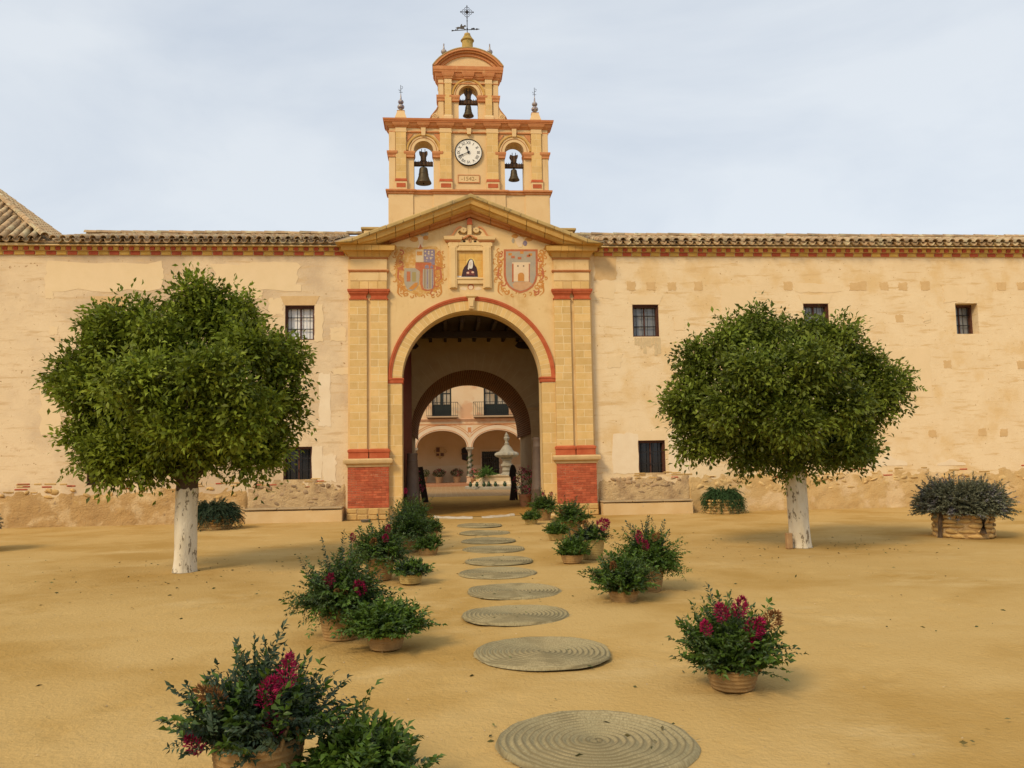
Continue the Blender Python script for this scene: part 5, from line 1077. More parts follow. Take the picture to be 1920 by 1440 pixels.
for k in range(-3, 3):
    c = colx+(k+.5)*S; w_ = .30
    o_ = [(c-(A+w_)*math.cos(PI*i/32), zsp+(B+w_)*math.sin(PI*i/32)) for i in range(33)]; i_ = [(c-A*math.cos(PI*i/32), zsp+B*math.sin(PI*i/32)) for i in range(33)]
    o_ = [(min(max(x, c-S/2), c+S/2), z) for x, z in o_]
    obj('arch_band', MB().prism(o_+i_[::-1], CY-.03, CY+.01), court_pale, cb)
    mbq = MB()
    for dd in (.06, .33, .45): mbq.ribbon([q for q in [(c-(A+dd)*math.cos(PI*i/32), zsp+(B+dd)*math.sin(PI*i/32)) for i in range(33)] if abs(q[0]-c) < S/2-.02 and q[1] < zl2-.03], .035, CY-.04 if dd < .3 else CY-.012, CY)
    obj('painted_line', mbq, red_soft, cb)
    x = colx+k*S; obj('spandrel_panel', MB().box(x-.20, x+.20, CY-.01, CY, zl2-.62, zl2-.1), court_pale, cb); obj('spandrel_square', MB().box(x-.11, x+.11, CY-.016, CY-.009, zl2-.52, zl2-.2), red_soft, cb)
for k in range(-2, 3):
    x = colx+k*S; cl = thing('arcade_column', 'white marble column wound with a green garland' if k == 0 else 'plain white marble arcade column without a garland', 'column', (x, CY+.22, .14), 'columns of the courtyard arcade')
    obj('pedestal', MB().mould(-.2, .2, -.2, .2, [(.03, 0), (.03, .08), (0, .09), (0, .38), (.04, .40), (.04, .44)]), pmat('pedestal_render', (.60, .40, .24), None), cl, None, True)
    hh = zsp-.14
    obj('shaft', MB().lathe([(.16, .44), (.17, .50), (.13, .55), (.125, 1.2), (.105, hh-.36), (.12, hh-.34)], n=20), marble, cl, 40, True)
    obj('capital', MB().lathe([(.115, hh-.34), (.13, hh-.28), (.20, hh-.16), (.21, hh-.15)], n=16).mould(-.21, .21, -.21, .21, [(0, hh-.15), (.02, hh-.1), (.02, hh)]), marble, cl, None, True)
    if k == 0:
        rg = np.random.default_rng(5); t = rg.random(900); a = t*4.2*2*PI; P = np.stack([.15*np.cos(a), .15*np.sin(a), .5+t*(hh-.95)], 1)+rg.normal(size=(900, 3))*.03
        V, Fc = leaves(P, rg.normal(size=P.shape), .07, .03, rg=rg); put('garland', leaf_mesh('garland', [(V, Fc, rg.random(900))], leafC), cl, local=True)
obj('arcade_ceiling', MB().box(-12, 12, CY+.45, 32.5, zdeck-.1, zdeck), court_pale, cb)
zw = C6(400, 1100, 32)[1]
obj('arcade_rear_wall', MB().box(-15, 15, 32, 32.5, 0, 10.5), pmat('arcade_plaster', (.58, .44, .25), (.62, .48, .29), 1.2, bump=.2), cb)
obj('lower_limewash', MB().box(-15, 15, 31.988, 32, .14, zw), pmat('lower_limewash_paint', (.64, .52, .34), (.6, .48, .3), 1.2, bump=.2), cb)
for a, b in doors:
    wd = obj('balcony_door', MB().box(a, a+.09, CY+.2, CY+.28, zd0, zd0+2.9).box(b-.09, b, CY+.2, CY+.28, zd0, zd0+2.9).box((a+b)/2-.09, (a+b)/2+.09, CY+.19, CY+.28, zd0, zd0+2.9).box(a, b, CY+.205, CY+.28, zd0, zd0+.75), pmat('dark_green_paint', (.018, .024, .022), None, rough=.4), cb)
    for q in range(2):
        x0 = a+.09 if q == 0 else (a+b)/2+.09; x1 = (a+b)/2-.09 if q == 0 else b-.09
        for r_ in range(3):
            obj('pane', MB().box(x0, x1, CY+.24, CY+.25, zd0+.77+r_*.7, zd0+.77+r_*.7+.66), pmat('door_pane', (.42, .38, .30), (.30, .22, .14), 1.5, rough=.1, spec=.6, bump=0), wd)
        obj('glazing_bar', MB().box((x0+x1)/2-.02, (x0+x1)/2+.02, CY+.215, CY+.238, zd0+.77, zd0+2.9).box(x0, x1, CY+.216, CY+.238, zd0+1.42, zd0+1.48).box(x0, x1, CY+.216, CY+.238, zd0+2.12, zd0+2.18), MATS['dark_green_paint'], wd)
for (z0x, z1x) in ((240, 590), (765, 1300)):
    a, b = C6(z0x, 545)[0], C6(z1x, 545)[0]; zt = C6(400, 388)[1]
    bl = obj('balcony_rail', MB().box(a, b, CY-.34, CY-.31, zt-.03, zt).box(a, b, CY-.34, CY-.31, zd0+.02, zd0+.05).box(a, a+.03, CY-.31, CY+.02, zt-.03, zt).box(b-.03, b, CY-.31, CY+.02, zt-.03, zt), iron, cb)
    obj('balcony_slab', MB().cbox(a, b, CY-.36, CY+.02, zd0-.1, zd0, .02), pmat('balcony_stone', (.40, .28, .17), None), cb)
    n = int((b-a)/.13)
    for i in range(n+1): obj('baluster', MB().box(a+(b-a)*i/n-.009, a+(b-a)*i/n+.009, CY-.334, CY-.316, zd0, zt-.03), iron, bl)
# barred window, plaques and pots on the arcade wall
a = C6(865, 1195, 32); b = C6(1050, 940, 32)
wo = obj('barred_window', MB().box(a[0], b[0], 31.95, 31.985, a[1], b[1]), glass_d, cb)
obj('window_surround', MB().box(a[0]-.10, a[0]-.03, 31.93, 31.99, a[1], b[1]+.08).box(b[0]+.03, b[0]+.10, 31.93, 31.99, a[1], b[1]+.08).box(a[0]-.1, b[0]+.1, 31.93, 31.99, b[1]+.08, b[1]+.15), court_pale, wo)
for i in range(9): obj('bar', MB().box(a[0]+(b[0]-a[0])*(i+.5)/9-.013, a[0]+(b[0]-a[0])*(i+.5)/9+.013, 31.88, 31.91, a[1], b[1]+.02), pmat('window_bar_iron', (.05, .045, .04), None, rough=.5), wo)
for z in (.25, .5, .75): obj('crossbar', MB().box(a[0]-.05, b[0]+.05, 31.875, 31.915, a[1]+(b[1]-a[1])*z-.015, a[1]+(b[1]-a[1])*z+.015), MATS['window_bar_iron'], wo)
p = C6(390, 950, 31.95); t = thing('ceramic_arms_plaque', 'small brown and white ceramic arms plaque under the arcade', 'plaque', (p[0], 31.98, p[1]))
obj('shield', MB().prism([(-.28, .36), (.28, .36), (.28, -.25), (.12, -.34), (0, -.45), (-.12, -.34), (-.28, -.25)], -.05, 0), pmat('ochre_ceramic', (.42, .27, .10), (.5, .36, .18), 5, rough=.4), t, None, True)
for x0, x1, z0, z1 in ((-.25, -.02, .04, .33), (.03, .25, -.24, -.04), (-.24, -.05, -.22, -.06)): obj('quarter', MB().box(x0, x1, -.06, -.05, z0, z1), pmat('umber_ceramic', (.13, .06, .03), (.09, .04, .03), 9, rough=.4), t, None, True)
obj('scroll', MB().ribbon([(.28, .2), (.4, .16), (.46, .05), (.36, -.02), (.30, .06)], .05, -.04, -.01).ribbon([(-.28, .2), (-.40, .1), (-.34, 0)], .05, -.04, -.01), MATS['ochre_ceramic'], t, None, True)
p = C6(672, 968, 31.9); t = thing('dark_wall_plaque', 'dark iron plaque on the arcade wall beside the garlanded column', 'plaque', (p[0], 31.98, p[1]))
obj('plate', MB().prism([(-.24, .32), (-.08, .45), (.24, .40), (.26, -.30), (.10, -.46), (-.20, -.36)], -.08, 0), iron, t, None, True); obj('band', MB().box(-.26, .27, -.1, -.07, -.02, .05), pmat('rust_iron', (.09, .05, .03), None), t, None, True)
for i, (zx, lab) in enumerate(((380, 'potted red geranium beneath the ceramic arms plaque'), (580, 'potted red geranium between the arms plaque and the garlanded column'), (205, 'potted plant with yellow green leaves beside the leaning timber post'))):
    x, z = C6(zx, 1290, 31.3); pot_plant('potted_geranium', x, 31.3, .14, .27, .38, .42, .55, leafC if i < 2 else leafD, pmat('geranium_red', (.36, .07, .06), (.45, .16, .14), 9, bump=0, tint=.3), 420, 22 if i < 2 else 0, lab, 'potted plant', 'pots along the arcade wall', .08, .06, 20+i, pmat('pale_terracotta', (.50, .30, .15), None))
x, _ = C6(775, 1260, 26.6); pot_plant('potted_geranium', x, 26.6, .0, .22, .5, .3, .6, leafC, MATS['geranium_red'], 260, 18, 'potted geranium at the foot of the garlanded column', 'potted plant', 'pots along the arcade wall', .08, .06, 31)
# fountain
FX, FY = C6(1140, 900, 22.6)[0], 22.6
def fz(zy, Y=FY): return C6(1140, zy, Y)[1]
fo = thing('fountain', 'pale carved stone fountain with octagonal basin and bowl on a stem', 'fountain', (FX, FY, 0))
obj('step', MB().lathe([(2.35, 0), (2.35, .13), (2.28, .17), (1.95, .17)], n=8), marble, fo, None, True)
zr = fz(1205, 21)
obj('basin', MB().lathe([(1.98, .17), (2.0, .28), (1.86, .36), (1.84, .42), (1.80, zr-.35), (1.74, zr-.32), (1.74, zr-.08), (1.82, zr-.06), (1.84, zr), (1.62, zr), (1.60, zr-.1), (.3, zr-.12)], n=8), pmat('basin_stone', (.62, .52, .36), (.56, .43, .26), 2, bump=.4, c3=(.60, .40, .22), s3=1.2), fo, None, True)
zb0, zb1 = fz(1010), fz(930)
wob = lambda a, z: 1+.05*math.cos(a*16)*(1 if zb0-.02 < z < zb1-.05 else 0)
obj('stem', MB().lathe([(.40, zr-.12), (.40, zr), (.33, zr+.05), (.22, zr+.16), (.28, zr+.24), (.25, zr+.32), (.25, zr+.42), (.34, zr+.48), (.34, zr+.56), (.25, zr+.62), (.24, zb0-.16), (.34, zb0-.04), (.30, zb0)], n=24), marble, fo, 40, True)
zn = fz(858)
obj('bowl', MB().lathe([(.26, zb0), (.44, zb0+.02), (.58, zb0+.08), (.64, zb0+.16), (.62, zb0+.24), (.52, zb0+.31), (.40, zb0+.36), (.34, zb1+.05), (.24, zb1+.2), (.15, zn-.06), (.10, zn)], n=64, wob=lambda a, z: 1+(.07*math.cos(a*12) if zb0+.01 < z < zb0+.33 else 0)), marble, fo, 40, True)
zt = zn; kz = (fz(722)-zn)/.9
obj('finial', MB().lathe([(q*.68, zt+z*kz) for q, z in ((.16, 0), (.20, .05), (.14, .1), (.12, .25), (.22, .38), (.24, .48), (.15, .58), (.17, .66), (.08, .76), (.05, .86), (.01, .9))], n=18, wob=lambda a, z: 1+.10*math.cos(a*5)), marble, fo, 40, True)
gj = MB().lathe([(.05, 0), (.09, .06), (.10, .14), (.06, .2), (.05, .24), (.065, .27), (.001, .27)], n=14).mesh('jar', 40); gj.materials.append(green_glaze)
for i, zx in enumerate((735, 808, 888, 944, 1016, 1120)):
    x, _ = C6(zx, 1345, 20.6); a = max(-.9, min(.9, (x-FX)/2.3)); y = FY-2.12*math.cos(PI/8)/1.0 if abs(a) < .45 else FY-1.75
    tag(put('glazed_jar', gj, None, (x, y+.06, .17 if abs(x-FX) < 1.9 else .17)), 'small dark green glazed jar on the fountain step', 'jar', 'green jars around the fountain step')
rg = np.random.default_rng(77); x, _ = C6(915, 1200, 21.3); t = thing('fern', 'bright green fern spilling from the rim of the fountain basin', 'fern', (x, 21.3, zr-.05))
O = np.zeros((130, 3)); D = nrm(rg.normal(size=(130, 3))*np.array([1, .8, .5])+np.array([0, 0, .9])); put('fronds', leaf_mesh('fronds', sprigs(O, D, rg.uniform(.45, .85, 130), rg.uniform(.15, .5, 130), 12, .09, .28, rg), pmat('fern_leaf', (.075, .15, .025), None, bump=0, tint=.4, transl=.2)), t, local=True)

# ------------------------------------------------------------------ mats
def mat_mesh(seed):
    rd = .575; p = .046; nr, na = 78, 120; V = np.zeros((nr*na+1, 3)); rr = random.Random(seed); ph = [rr.uniform(0, 6.28) for _ in range(4)]
    Fc = []
    for i in range(nr):
        for j in range(na):
            a = 2*PI*j/na; q = rd*(i+1)/nr; edge = 1+.016*math.sin(2*a+ph[0])+.009*math.sin(5*a+ph[1])+.006*math.sin(9*a+ph[2])+.010*mnoise.noise((math.cos(a)*6+seed, math.sin(a)*6, 1))
            z = .010+.015*abs(math.sin(PI*(q/p+j/na)))+.010*(.5+.5*math.sin(3*a+ph[3]))*(q/rd)**2+.004*mnoise.noise((q*12*math.cos(a), q*12*math.sin(a), seed))
            if i >= nr-2: z = .004 if i == nr-1 else .013
            V[1+i*na+j] = (q*edge*math.cos(a), q*edge*math.sin(a), z)
    V[0] = (0, 0, .014)
    for j in range(na): Fc.append((0, 1+j, 1+(j+1) % na))
    for i in range(nr-1):
        for j in range(na):
            a, b, c, d = 1+i*na+j, 1+i*na+(j+1) % na, 1+(i+1)*na+(j+1) % na, 1+(i+1)*na+j; Fc += [(a, d, c), (a, c, b)]
    return np_mesh('woven_mat', V, np.array(Fc), mat_esp, None, True)
mms = [mat_mesh(i) for i in range(3)]
mpx = [(1119, 1393, 375), (1017, 1224, 258), (967, 1153, 200), (964, 1108, 178), (933, 1074, 146), (936, 1051, 127), (926, 1029, 117), (916, 1013, 103), (909, 998, 95), (899, 984, 86)]
ords = ['tenth', 'ninth', 'eighth', 'seventh', 'sixth', 'fifth', 'fourth', 'third', 'second', 'first']
MATS_XY = []
for i, (px, py, wpx) in enumerate(mpx):
    x, y = GP(px, py+2); dep = (np.array([x, y, 0])-Cv)@Fv; rad = wpx*dep/FPX/2
    o = tag(put('woven_mat', mms[i % 3], None, (x, y, 0), (0, 0, random.uniform(0, 6.28))), ords[i]+' round woven esparto mat counting out from the gate threshold', 'mat', 'round mats laid as a path to the gate'); k = rad/.575; o.scale = (k, k, 1); MATS_XY.append((x, y))
    if i < 6:
        rg = np.random.default_rng(400+i); n = 70; a = rg.random(n)*2*PI; P = np.stack([.565*np.cos(a), .565*np.sin(a), rg.uniform(.006, .016, n)], 1); D = np.stack([np.cos(a+rg.normal(0, .9, n)), np.sin(a+rg.normal(0, .9, n)), np.zeros(n)], 1)
        V, Fc = leaves(P, D, rg.uniform(.02, .06, n), .004, 0, .02, rg); q = put('loose_straw', leaf_mesh('loose_straw', [(V, Fc, rg.random(n))], pmat('straw', (.36, .30, .17), None, bump=0, tint=.3)), o, local=True); q['kind'] = 'stuff'

# ------------------------------------------------------------------ flower baskets
def plume(rg, h, r, n, m):
    r *= .82; t = rg.random(n)**.8; a = rg.random(n)*2*PI; q = r*np.sin(PI*np.clip(t*.85+.12, 0, 1))*rg.uniform(.4, 1, n); P = np.stack([q*np.cos(a), q*np.sin(a), t*h], 1)
    D = np.stack([np.cos(a), np.sin(a), .5+t], 1)+rg.normal(size=(n, 3))*.3; V, Fc = leaves(P, D, r*.62, r*.17, rg=rg); return leaf_mesh('flower_plume', [(V, Fc, rg.random(n))], m)
def basket(parent, rt, rb, h, m, seed):
    nc = max(4, int(h/.028)); pr = []
    for i in range(nc):
        t0 = i/nc
        for k in range(3):
            t = t0+k/3/nc; q = rb+(rt-rb)*(t**.75); pr.append((q+.009*math.sin(PI*(k+.5)/3), h*t))
    pr += [(rt+.012, h), (rt-.012, h+.006), (rt-.03, h-.03), (.001, h-.05)]
    rr = random.Random(seed); p1, p2 = rr.uniform(0, 6), rr.uniform(0, 6)
    b = obj('basket', MB().lathe([(rb*.9, 0)]+pr, n=30, wob=lambda a, z: 1+.025*math.sin(2*a+p1)+.01*math.sin(3*a+p2)), m, parent, 45, True)
    for k in range(2):
        a = PI*k+rr.uniform(-.3, .3)-.9; pts = []
        for i in range(11):
            u = i/10; w_ = (u-.5)*.55; hh_ = h-.02+(.10 if h < .2 else .13)*math.sin(PI*u); pts.append(((rt+.004)*math.cos(a+w_*(1.0 if h > .2 else 1.1)), (rt+.004)*math.sin(a+w_), hh_))
        obj('handle', MB().tube(pts, .011, 7), m, b, 60, True)
def flower_basket(name, x, y, tall, Wd, H, seed, label, fl=(), mix=.5, tone='C', sprays=0, up=.6, scale=1., bl=False, lean=(0, 0), hang=False):
    up = max(up, .8)
    rg = np.random.default_rng(seed); t = thing(name, label, 'flower basket' if fl else 'plant basket', (x, y, 0), 'planted baskets lining the mat path')
    rt, rb, h = (.205*scale, .15*scale, .31*scale) if tall else (.165*scale, .125*scale, .125*scale)
    basket(t, rt, rb, h, esparto_l if bl else esparto, seed)
    def fol(n, kind, nm, lL, lW, nn, lenf):
        zz = rg.uniform(-.15, 1, n) if hang else rg.uniform(.10, 1, n); a = rg.random(n)*2*PI; q = np.sqrt(np.maximum(0, 1-zz*zz)); d = np.stack([q*np.cos(a)+lean[0], q*np.sin(a)+lean[1], zz*up*1.5+.02], 1); d = nrm(d)
        O = np.stack([rg.normal(size=n)*rt*.40, rg.normal(size=n)*rt*.40, h*.9+rg.random(n)*H*.22], 1)
        Ln = 1/np.sqrt((d[:, 0]**2+d[:, 1]**2)/(Wd/2)**2+(np.maximum(d[:, 2], .02))**2/(H*.95)**2)*rg.uniform(.55, 1.0, n)*lenf
        Ln = np.clip(Ln, .10, 1.); put(nm, leaf_mesh(nm, sprigs(O, d, Ln, rg.uniform(.0, .42 if hang else .22, n), nn, lL, lW, rg, .8, .25), kind), t, local=True)
    dist = math.hypot(x-CX, y+CD); nC = int((460 if dist < 9 else 340)*(Wd/.7)**1.3)
    fol(int(nC*(1-mix)), {'C': leafC, 'E': leafE, 'D': leafD}[tone], 'lentisk_foliage', .048, .40, 11, 1.0)
    fol(int(nC*mix)+6, leafD, 'ruscus_foliage', .064, .44, 8, .97)
    if sprays:
        n = sprays; d = nrm(np.stack([rg.normal(size=n)*.35, rg.normal(size=n)*.25, np.full(n, 1.)], 1)); O = np.tile(np.array([[0, 0, h]]), (n, 1))+rg.normal(size=(n, 3))*.05
        put('tall_sprays', leaf_mesh('tall_sprays', sprigs(O, d, H*rg.uniform(.9, 1.12, n), .02, 15, .05, .4, rg, .8, .45), leafE), t, local=True)
    for (dx, dz, fh, fr, kind, tx) in fl:
        o = put('flower_plume', plume(rg, fh, fr, int(240 if kind == 'm' else 200), magenta if kind == 'm' else rust), t, (dx, -Wd*.20-.03, h+dz-.03), (R(random.uniform(5, 30)), R(tx), 0), True)
        if kind == 'r': o['label'] = 'dull rust coloured plume'
SA, SB = 'on unblossomed tree side', 'on blossoming tree side'
def gp(px, py, z=0.): return GP(px, py, z)
x, y = gp(484, 1382, .32); flower_basket('flower_basket', x, y, True, .68, .42, 101, 'tall basket with five magenta plumes beside the tenth mat', [(.16, .28, .17, .05, 'm', 8), (.05, .21, .15, .055, 'm', 25), (.12, .07, .11, .05, 'm', -15), (-.22, .02, .10, .045, 'm', -30), (-.10, .22, .17, .05, 'r', -50)], .3, 'E', 7, .65, 1.05, False)
x, y = gp(672, 1462, .13); flower_basket('plant_basket', x, y, False, .50, .29, 102, 'green basket without flowers at the foot of the tall five plume basket', (), .85, 'C', 0, .6, 1.2)
x, y = gp(640, 1196); flower_basket('flower_basket', x, y, True, .86, .56, 103, 'basket with two magenta plumes and tall sprays '+SA+' by eighth mat', [(-.10, .20, .14, .055, 'm', 15), (.22, .14, .14, .065, 'm', -20), (.10, .12, .15, .045, 'r', -60)], .35, 'C', 6, .65, hang=True)
x, y = gp(722, 1222); flower_basket('plant_basket', x, y+.13, False, .78, .30, 104, 'low green basket with a raised loop handle near the ninth mat', (), .9, 'C', 0, .45)
x, y = gp(712, 1086); flower_basket('flower_basket', x, y, True, .92, .52, 105, 'basket with three dark magenta plumes '+SA+' by fifth mat', [(-.33, .26, .11, .05, 'm', -10), (.12, .36, .11, .05, 'm', 10), (.10, .25, .10, .05, 'm', 0), (-.08, .20, .10, .06, 'r', 20)], .45, 'C', 6, .65, hang=True)
x, y = gp(769, 1096); flower_basket('plant_basket', x, y+.13, False, .50, .20, 106, 'low yellow basket of dark leaves beside the sixth mat', (), .6, 'E', 0, .45, bl=True)
x, y = gp(768, 1036); flower_basket('flower_basket', x, y, True, .86, .66, 107, 'tall bushy green basket '+SA+' beside the third mat', (), .55, 'C', 2, .75, hang=True)
x, y = gp(803, 1043); flower_basket('plant_basket', x, y+.13, False, .44, .24, 108, 'low basket of broad dark leaves '+SA+' beside the fourth mat', (), .9, 'C', 0, .55)
x, y = gp(772, 1003); flower_basket('flower_basket', x, y, True, .85, .66, 109, 'tall basket with a magenta plume '+SA+' at the gate jamb', [(-.12, .62, .12, .05, 'm', 0)], .5, 'C', 2, .7, hang=True)
x, y = gp(806, 1008); flower_basket('plant_basket', x, y+.1, False, .5, .3, 110, 'low dark green basket mostly hidden behind the bushy one by the gate', (), .7, 'C', 0, .5)
x, y = gp(1388, 1300); flower_basket('flower_basket', x, y+.15, False, .74, .50, 111, 'single low basket with bright magenta plumes facing the ninth mat', [(-.01, .40, .14, .06, 'm', 15), (.05, .26, .17, .075, 'm', 30), (-.22, .30, .11, .045, 'm', -20), (-.10, .38, .12, .06, 'm', -20), (.20, .33, .12, .07, 'r', 30), (.03, .18, .11, .05, 'm', 20)], .5, 'C', 5, .75, 1.12)
x, y = gp(1174, 1131); flower_basket('plant_basket', x, y+.13, False, .84, .46, 112, 'low dark basket in front of tall sprays '+SB+' by seventh mat', [(-.14, .27, .10, .05, 'r', -10)], .5, 'C', 0, .6)
x, y = gp(1215, 1108); flower_basket('flower_basket', x, y, True, .84, .54, 113, 'basket with one magenta plume and tall leafy sprays '+SB+' by sixth mat', [(-.12, .30, .16, .055, 'm', -8), (-.07, .20, .14, .05, 'm', 5), (.02, .34, .12, .05, 'r', 40)], .4, 'D', 14, .6, 1., False, (.12, 0), hang=True)
x, y = gp(1075, 1057); flower_basket('plant_basket', x, y+.13, False, .46, .32, 114, 'small round basket of bright green leaves beside the fifth mat', (), .9, 'D', 3, .7)
x, y = gp(1113, 1049); flower_basket('flower_basket', x, y+.12, True, .54, .27, 115, 'tall pale basket topped by a wide magenta plume', [(.06, .24, .20, .10, 'm', 65), (-.10, .22, .12, .07, 'r', -20)], .4, 'E', 3, .5, 1., True)
x, y = gp(1044, 1013); flower_basket('plant_basket', x, y+.1, False, .48, .24, 116, 'low basket of dark leaves '+SB+' beside the third mat', (), .8, 'C', 0, .5, bl=True)
x, y = gp(1072, 1003); flower_basket('flower_basket', x, y, True, .78, .50, 117, 'dark bushy basket with one rust plume '+SB+' by the second mat', [(-.18, .16, .14, .05, 'r', -45)], .6, 'C', 2, .7, hang=True)
x, y = gp(997, 984); flower_basket('plant_basket', x, y+.1, False, .44, .22, 118, 'low basket with loop handle '+SB+' by the first mat', (), .8, 'C', 0, .5, bl=True)
x, y = gp(1020, 976); flower_basket('flower_basket', x, y, True, .74, .50, 119, 'tall basket with small magenta plumes '+SB+' at the gate jamb', [(.16, .34, .12, .05, 'm', 20), (-.02, .36, .10, .045, 'm', -10)], .5, 'C', 2, .65, hang=True)

# ------------------------------------------------------------------ planters
def stone_planter(x, y, rx, h, var, label, cat, stones=12, rows=5):
    t = thing('stone_planter', label, cat, (x, y, 0))
    b = obj('planter_wall', MB().lathe([(rx*1.0, 0), (rx*.98, h*.5), (rx*.96, h), (rx*.8, h), (rx*.78, h-.06), (.001, h-.06)], n=24, wob=lambda a, z: 1+.03*math.sin(3*a+z*5)), rubble_m, t, 40, True)
    r = random.Random(int(abs(x)*100))
    for k in range(rows):
        for i in range(stones):
            a = 2*PI*(i+.5*(k % 2)+r.uniform(-.15, .15))/stones; s = PI*rx/stones*r.uniform(.75, .98)
            o = put('stone', r.choice(var), b, ((rx*.985)*math.cos(a), (rx*.985)*math.sin(a), h*(k+.5)/rows+r.uniform(-.01, .01)), (0, 0, a+PI/2), True); o.scale = (s*r.uniform(.8, 1.1), .035, h/rows*r.uniform(.4, .52))
    return t
def needle_bush(t, W_, H_, n, m, seed, h0, lL, lW, nn, droop):
    rg = np.random.default_rng(seed); zz = rg.uniform(.0, 1, n); a = rg.random(n)*2*PI; q = np.sqrt(1-zz*zz); d = nrm(np.stack([q*np.cos(a), q*np.sin(a), zz+.06], 1))
    c = rg.random(n)**.5*W_*.24; b = a+rg.normal(size=n)*.6; O = np.stack([c*np.cos(b), c*np.sin(b), np.full(n, h0)+rg.random(n)*H_*.25], 1)
    Ln = 1/np.sqrt((d[:, 0]**2+d[:, 1]**2)/(W_*.36)**2+d[:, 2]**2/(H_*.85)**2)*rg.uniform(.7, 1.1, n); put('foliage', leaf_mesh('foliage', sprigs(O, d, Ln, rg.uniform(*droop, n), nn, lL, lW, rg, .5, .12, .2), m), t, local=True)
x, y = gp(402, 992); t = stone_planter(x, y, .42, .36, SG, 'stone planter of dark trailing rosemary by the unblossomed tree trunk', 'planter'); needle_bush(t, 1.25, .55, 1000, rosem, 1, .36, .06, .26, 18, (.3, 1.1))
x, y = gp(1356, 962); t = stone_planter(x, y, .46, .40, SG, 'stone planter of trailing green plant at the bench end by the wall', 'planter'); needle_bush(t, 1.12, .62, 800, pmat('trailing_green', (.035, .075, .022), None, bump=0, tint=.5, transl=.1), 2, .40, .06, .26, 18, (.5, 1.5))
x, y = gp(1826, 1008); t = stone_planter(x, y+.3, .52, .45, SG, 'round stone planter with a wide grey rosemary bush in open sand', 'planter', 11, 5); needle_bush(t, 1.58, .72, 1900, lavend, 3, .44, .062, .36, 18, (.02, .32))
obj('gnarled_stem', MB().tube([(-.60, -.2, 0), (-.58, -.2, .3), (-.45, -.1, .62)], [.05, .04, .03], 7), bark, t, 50, True); obj('gnarled_stem', MB().tube([(.02, -.55, .1), (.05, -.56, .35), (.0, -.3, .6)], [.07, .05, .03], 7), bark, t, 50, True)
x, y = gp(-82, 1036); t = stone_planter(x, y, .5, .48, SG, 'stone planter with a grey bush partly cut by the picture edge'.replace(' partly cut by the picture edge', ' near the hipped end of the wing'), 'planter'); needle_bush(t, 1.3, .6, 900, lavend, 4, .46, .062, .36, 18, (.02, .4))

